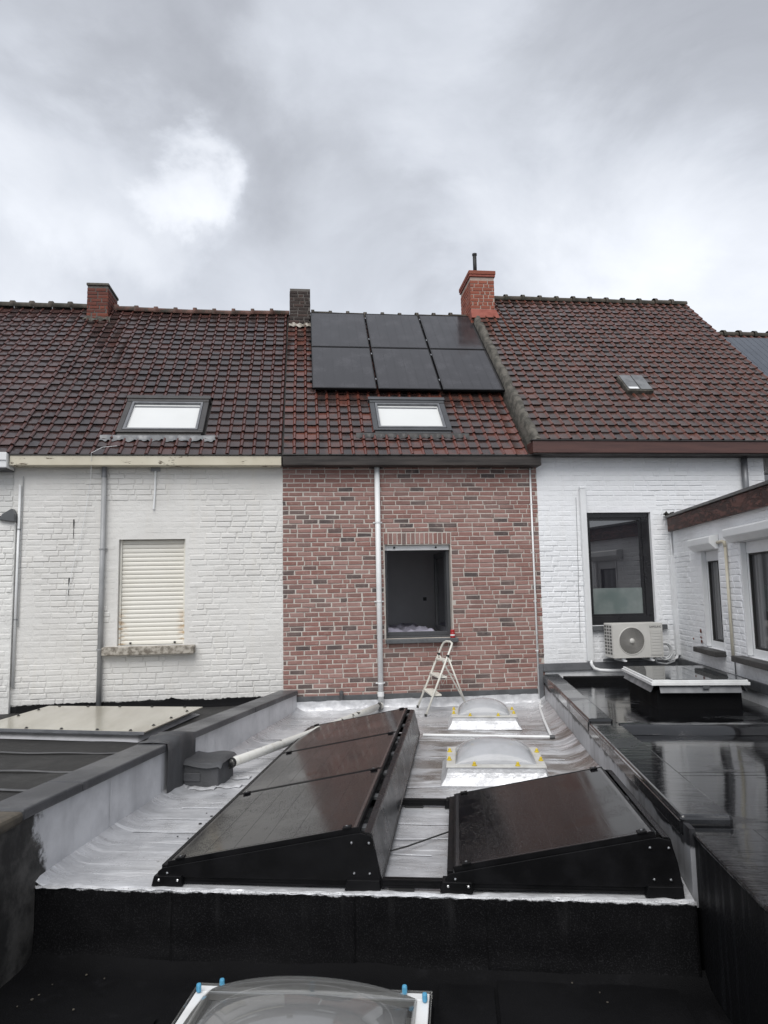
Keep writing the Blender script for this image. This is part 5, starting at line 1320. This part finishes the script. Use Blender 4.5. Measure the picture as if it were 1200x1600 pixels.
me = bpy.data.meshes.new_from_object(to.evaluated_get(bpy.context.evaluated_depsgraph_get())); bpy.data.objects.remove(to)
xs = [v.co.x for v in me.vertices]; sxx = .175/(max(xs) - min(xs)); x_min = min(xs)
for v in me.vertices: v.co = Vector((4.772 + (v.co.x - x_min)*sxx, ay0 - .001 - v.co.z, -.598 + v.co.y)) - base_of(ac)
me.materials.clear(); me.materials.append(M['ink'])
lo_ = bpy.data.objects.new('lettering', me); COL.objects.link(lo_); lo_.parent = ac
for x in (ax0 + .16, ax1 - .17):
    fo = MB(); fo.box(x - .02, x + .02, ay0 - .02, 9.95, -1.055, -1.035); fo.box(x - .025, x + .025, ay0 + .03, ay0 + .07, -1.035, -1.009); fo.box(x - .025, x + .025, ay1 - .08, ay1 - .04, -1.035, -1.009)
    fo.build('bracket_arm', M['plastic'], ac, bevel=.003)
box('bracket_rail', M['zinc'], ac, ax0 - .02, ax1 + .02, 9.905, 9.93, -1.075, -1.033, bevel=.003)
cl_ = MB(); pts = [(4.98, 9.80, -1.00)]
for k in range(44): an = R(200) + k*R(360*2/44); pts.append((5.115 + (.095 + .0006*k)*math.cos(an), 9.90 - .0015*k, -.955 + (.10 + .0006*k)*math.sin(an)))
pts += [(5.20, 9.90, -1.10), (5.33, 9.92, -1.06), (5.365, 9.95, -1.0)]
cl_.tube(pts, .0115, 7).build('pipe_coil', M['plastic'], ac, smooth=True)
MB().tube([(4.93, 9.85, -1.02), (5.0, 9.88, -1.11), (5.15, 9.9, -1.135), (5.28, 9.92, -1.10), (5.36, 9.95, -1.0)], .013, 7).build('hose', M['plastic'], ac, smooth=True)

# ================================================================== left flat roof with cream sheet
lr = thing('flat_roof_extension', 'dark flat roof left of the silver one below the shuttered window', 'flat roof', (-5, 6, GZ), 'A')
MB().prism([(-9.5, 1.0), (-2.668, 1.0), (-2.645, 6.2), (-2.43, vB(-2.43)), (-9.5, vB(-9.5))], GZ, -1.52).build('body', M['bit_dark'], lr)
mb = MB(); mb.grid(40, 50, lambda i, j: (-9.4 + (pin(1 + 8*j) - .215 + 9.4)*i, 1.0 + (vB(-9.4 + (pin(1 + 8*j) - .215 + 9.4)*i) - 1.0)*j, -1.512 + .006*math.sin(i*31 + j*9) + .004*math.sin(j*47)))
mb.build('deck', M['bit_dark'], lr, smooth=True, fix=False)
for i, v in enumerate((5.4, 6.0, 6.7)):
    MB().grid(40, 1, lambda a, j: (-6.0 + 3.25*a, v + .05*math.sin(a*4 + i) + j*.05, -1.498 + .004*math.sin(a*30))).build('lap_seam', M['bit_cap'], lr, fix=False)
mb = MB(); rs = random.Random(3); nz = [rs.random() for _ in range(300)]
def f(i, j):
    x = -3.78 + 3.42*i; k = i*120; a = int(k); nn = nz[a % 300]*(1 - (k - a)) + nz[(a + 1) % 300]*(k - a)
    top = -1.435 + .02*nn + .015*math.sin(i*9) + .055*math.exp(-((i - .58)/.035)**2)
    y = 9.992 - .03*(1 - j) - .10*max(0, .35 - j)
    return WA(x, y, -1.515 + (top + 1.515)*j)
mb.grid(120, 6, f).build('tar_upstand', M['bit_black'], lr, smooth=True, fix=False)
cs = thing('cream_sheet_cover', 'cream plastic sheet screwed over a low roof opening at left', 'roof sheet', (-4.3, 8.2, -1.5), 'A')
poly = [(-5.30, 7.46), (-3.25, 7.24), (-3.20, 8.82), (-5.30, 8.93)]
MB().prism(poly, -1.428, -1.412).build('sheet', M['cream_sheet'], cs, bevel=.003)
MB().prism([(-5.30, 7.445), (-3.245, 7.225), (-3.243, 7.238), (-5.30, 7.459)], -1.437, -1.410).build('edge_trim', M['zinc'], cs)
inn = [(-5.22, 7.56), (-3.36, 7.36), (-3.32, 8.74), (-5.22, 8.84)]; outp = [(-5.25, 7.42), (-3.30, 7.20), (-3.24, 8.84), (-5.25, 8.92)]
mb = MB()
for pz, pol in ((-1.43, inn), (-1.47, inn), (-1.510, outp)):
    for (u, v) in pol: mb.v.append(Vector((u, v, pz))); mb.a.append(0)
for i in range(2):
    for k in range(4): a = i*4 + k; b = i*4 + (k + 1) % 4; mb.f.append([a, b, b + 4, a + 4])
mb.build('upstand', M['silver_wall'], cs)
def on(p, q, t): return (p[0] + (q[0] - p[0])*t, p[1] + (q[1] - p[1])*t)
ctr = (sum(p[0] for p in poly)/4, sum(p[1] for p in poly)/4)
for e in range(4):
    p, q = poly[e], poly[(e + 1) % 4]
    for t_ in ((.08, .30, .52, .74, .94) if e % 2 == 0 else (.2, .5, .8)):
        u, v = on(on(p, q, t_), ctr, .06)
        lathe(MB(), [(.020, 0), (.020, .004), (.012, .007), (.012, .014), (.0005, .016)], (u, v, -1.4115), 8).build('screw', M['leaddark'], cs)
gw = thing('boundary_wall', 'stained white wall end with grey cap at far left', 'wall', (-5, 9.9, GZ))
gwall = box('wall_body', M['white_g'], gw, -9, -3.865, 9.94, 10.025, GZ, 1.03)
brick_field(gwall, M['white_g'], lambda x, z: (-5.0 + x, 9.94, z), 0, 1.13, -1.3, 1.0, .0752, .205, .0100, .0090, seed=71, worn=True)
box('coping', M['bit_dark'], gw, -9, -4.03, 9.90, 10.026, 1.032, 1.075, bevel=.012)
MB().prism([(-4.06, 1.02), (-3.855, .99), (-3.86, 1.10), (-3.90, 1.175), (-4.02, 1.10)], 9.885, 10.0, lambda a, b, h: (a, h, b)).build('lead_cap', M['zincdark'], gw, bevel=.01)

# ================================================================== lower black roof in front
ft = thing('flat_roof_extension', 'black bitumen lower roof in the foreground', 'flat roof', (-.6, 1.5, GZ), 'A')
ZB = -2.05
MB().prism([(-2.46, -2.5), (1.22, -2.5), (1.22, VF - .002), (-2.46, VF - .002)], GZ, ZB - .01).build('body', M['bit_dark'], ft)
mb = MB(); mb.grid(60, 90, lambda i, j: (-2.452 + 3.675*i, -2.5 + (VF - .006 + 2.5)*j, ZB + .006*math.sin(i*13 + j*21) + .004*math.sin(i*31 - j*40) + .06*max(0, 1 - (VF - (-2.5 + (VF + 2.5)*j))/.12)**2*(j > .9)))
mb.build('deck', M['bit_black'], ft, smooth=True, fix=False)
for (u0_, u1_, v0_, v1_) in ((.15, 1.05, 3.1, 3.98), (-.15, .13, 3.0, 3.93), (-2.4, -1.5, 2.6, 3.55)):
    MB().grid(12, 12, lambda i, j: (u0_ + (u1_ - u0_)*i, v0_ + (v1_ - v0_)*j, ZB + .014 + .003*math.sin(i*9 + j*7))).build('membrane_sheet', M['bit_black'], ft, smooth=True, fix=False)
scatter('grit', M['stonecap'], 'pale grit strewn on the black foreground roof', 'grit', 14, [(-2.0, 3.65, .35, .3), (-2.1, 3.8, .2, .12), (.65, 3.8, .4, .2)], 300, .003, .008, ZB + .012)
fd = thing('dome_skylight', 'large clear dome skylight with blue caps in the foreground', 'skylight', (-.76, 3.1, ZB), 'A', 'domes in the foreground')
del fd['group']
d0, d1, e0, e1 = -1.33, -.185, 2.50, 3.66; zf = -1.94
mb = MB(); 
for ex, z in ((.06, ZB + .004), (.02, ZB + .03), (.0, zf - .02)):
    for (u, v) in ((d0 - ex, e0 - ex), (d1 + ex, e0 - ex), (d1 + ex, e1 + ex), (d0 - ex, e1 + ex)): mb.v.append(Vector((u, v, z))); mb.a.append(0)
for i in range(2):
    for k in range(4): a = i*4 + k; b = i*4 + (k + 1) % 4; mb.f.append([a, b, b + 4, a + 4])
mb.build('upstand', M['bit_black'], fd)
f = MB(); ring(f, d0, d1, e0, e1, .060, zf - .02, zf); f.build('frame', M['whiteframe'], fd, bevel=.006)
f = MB(); ring(f, d0 + .058, d1 - .058, e0 + .058, e1 - .058, .012, zf - .03, zf - .004); f.build('inner_frame', M['acrylic_edge'], fd)
f = MB(); ring(f, d0 - .012, d1 + .012, e0 - .012, e1 + .012, .006, zf - .012, zf + .004); f.build('acrylic_flange', M['clear'], fd)
dome_mesh(d0 + .06, d1 - .06, e0 + .06, e1 - .06, zf + .005, .23, 40).build('outer_dome', M['clear'], fd, smooth=True, fix=False)
dome_mesh(d0 + .10, d1 - .10, e0 + .10, e1 - .10, zf - .02, .165, 36).build('inner_dome', M['opal'], fd, smooth=True, fix=False)
box('ceiling_lining', M['acrylic_edge'], fd, d0 + .06, d1 - .06, e0 + .06, e1 - .06, ZB + .012, ZB + .03)
for (u, v) in ((d0 + .02, e1 - .07), (d0 + .12, e1 - .02), (d1 - .12, e1 - .02), (d1 - .02, e1 - .08), (d0 + .02, e0 + .3), (d1 - .02, e0 + .3), ((d0 + d1)/2, e1 - .02)):
    lathe(MB(), [(.0005, 0), (.011, 0), (.0125, .006), (.0125, .030), (.010, .036), (.0005, .037)], (u, v, zf + .006), 12).build('screw_cap', M['blue'], fd, smooth=False)
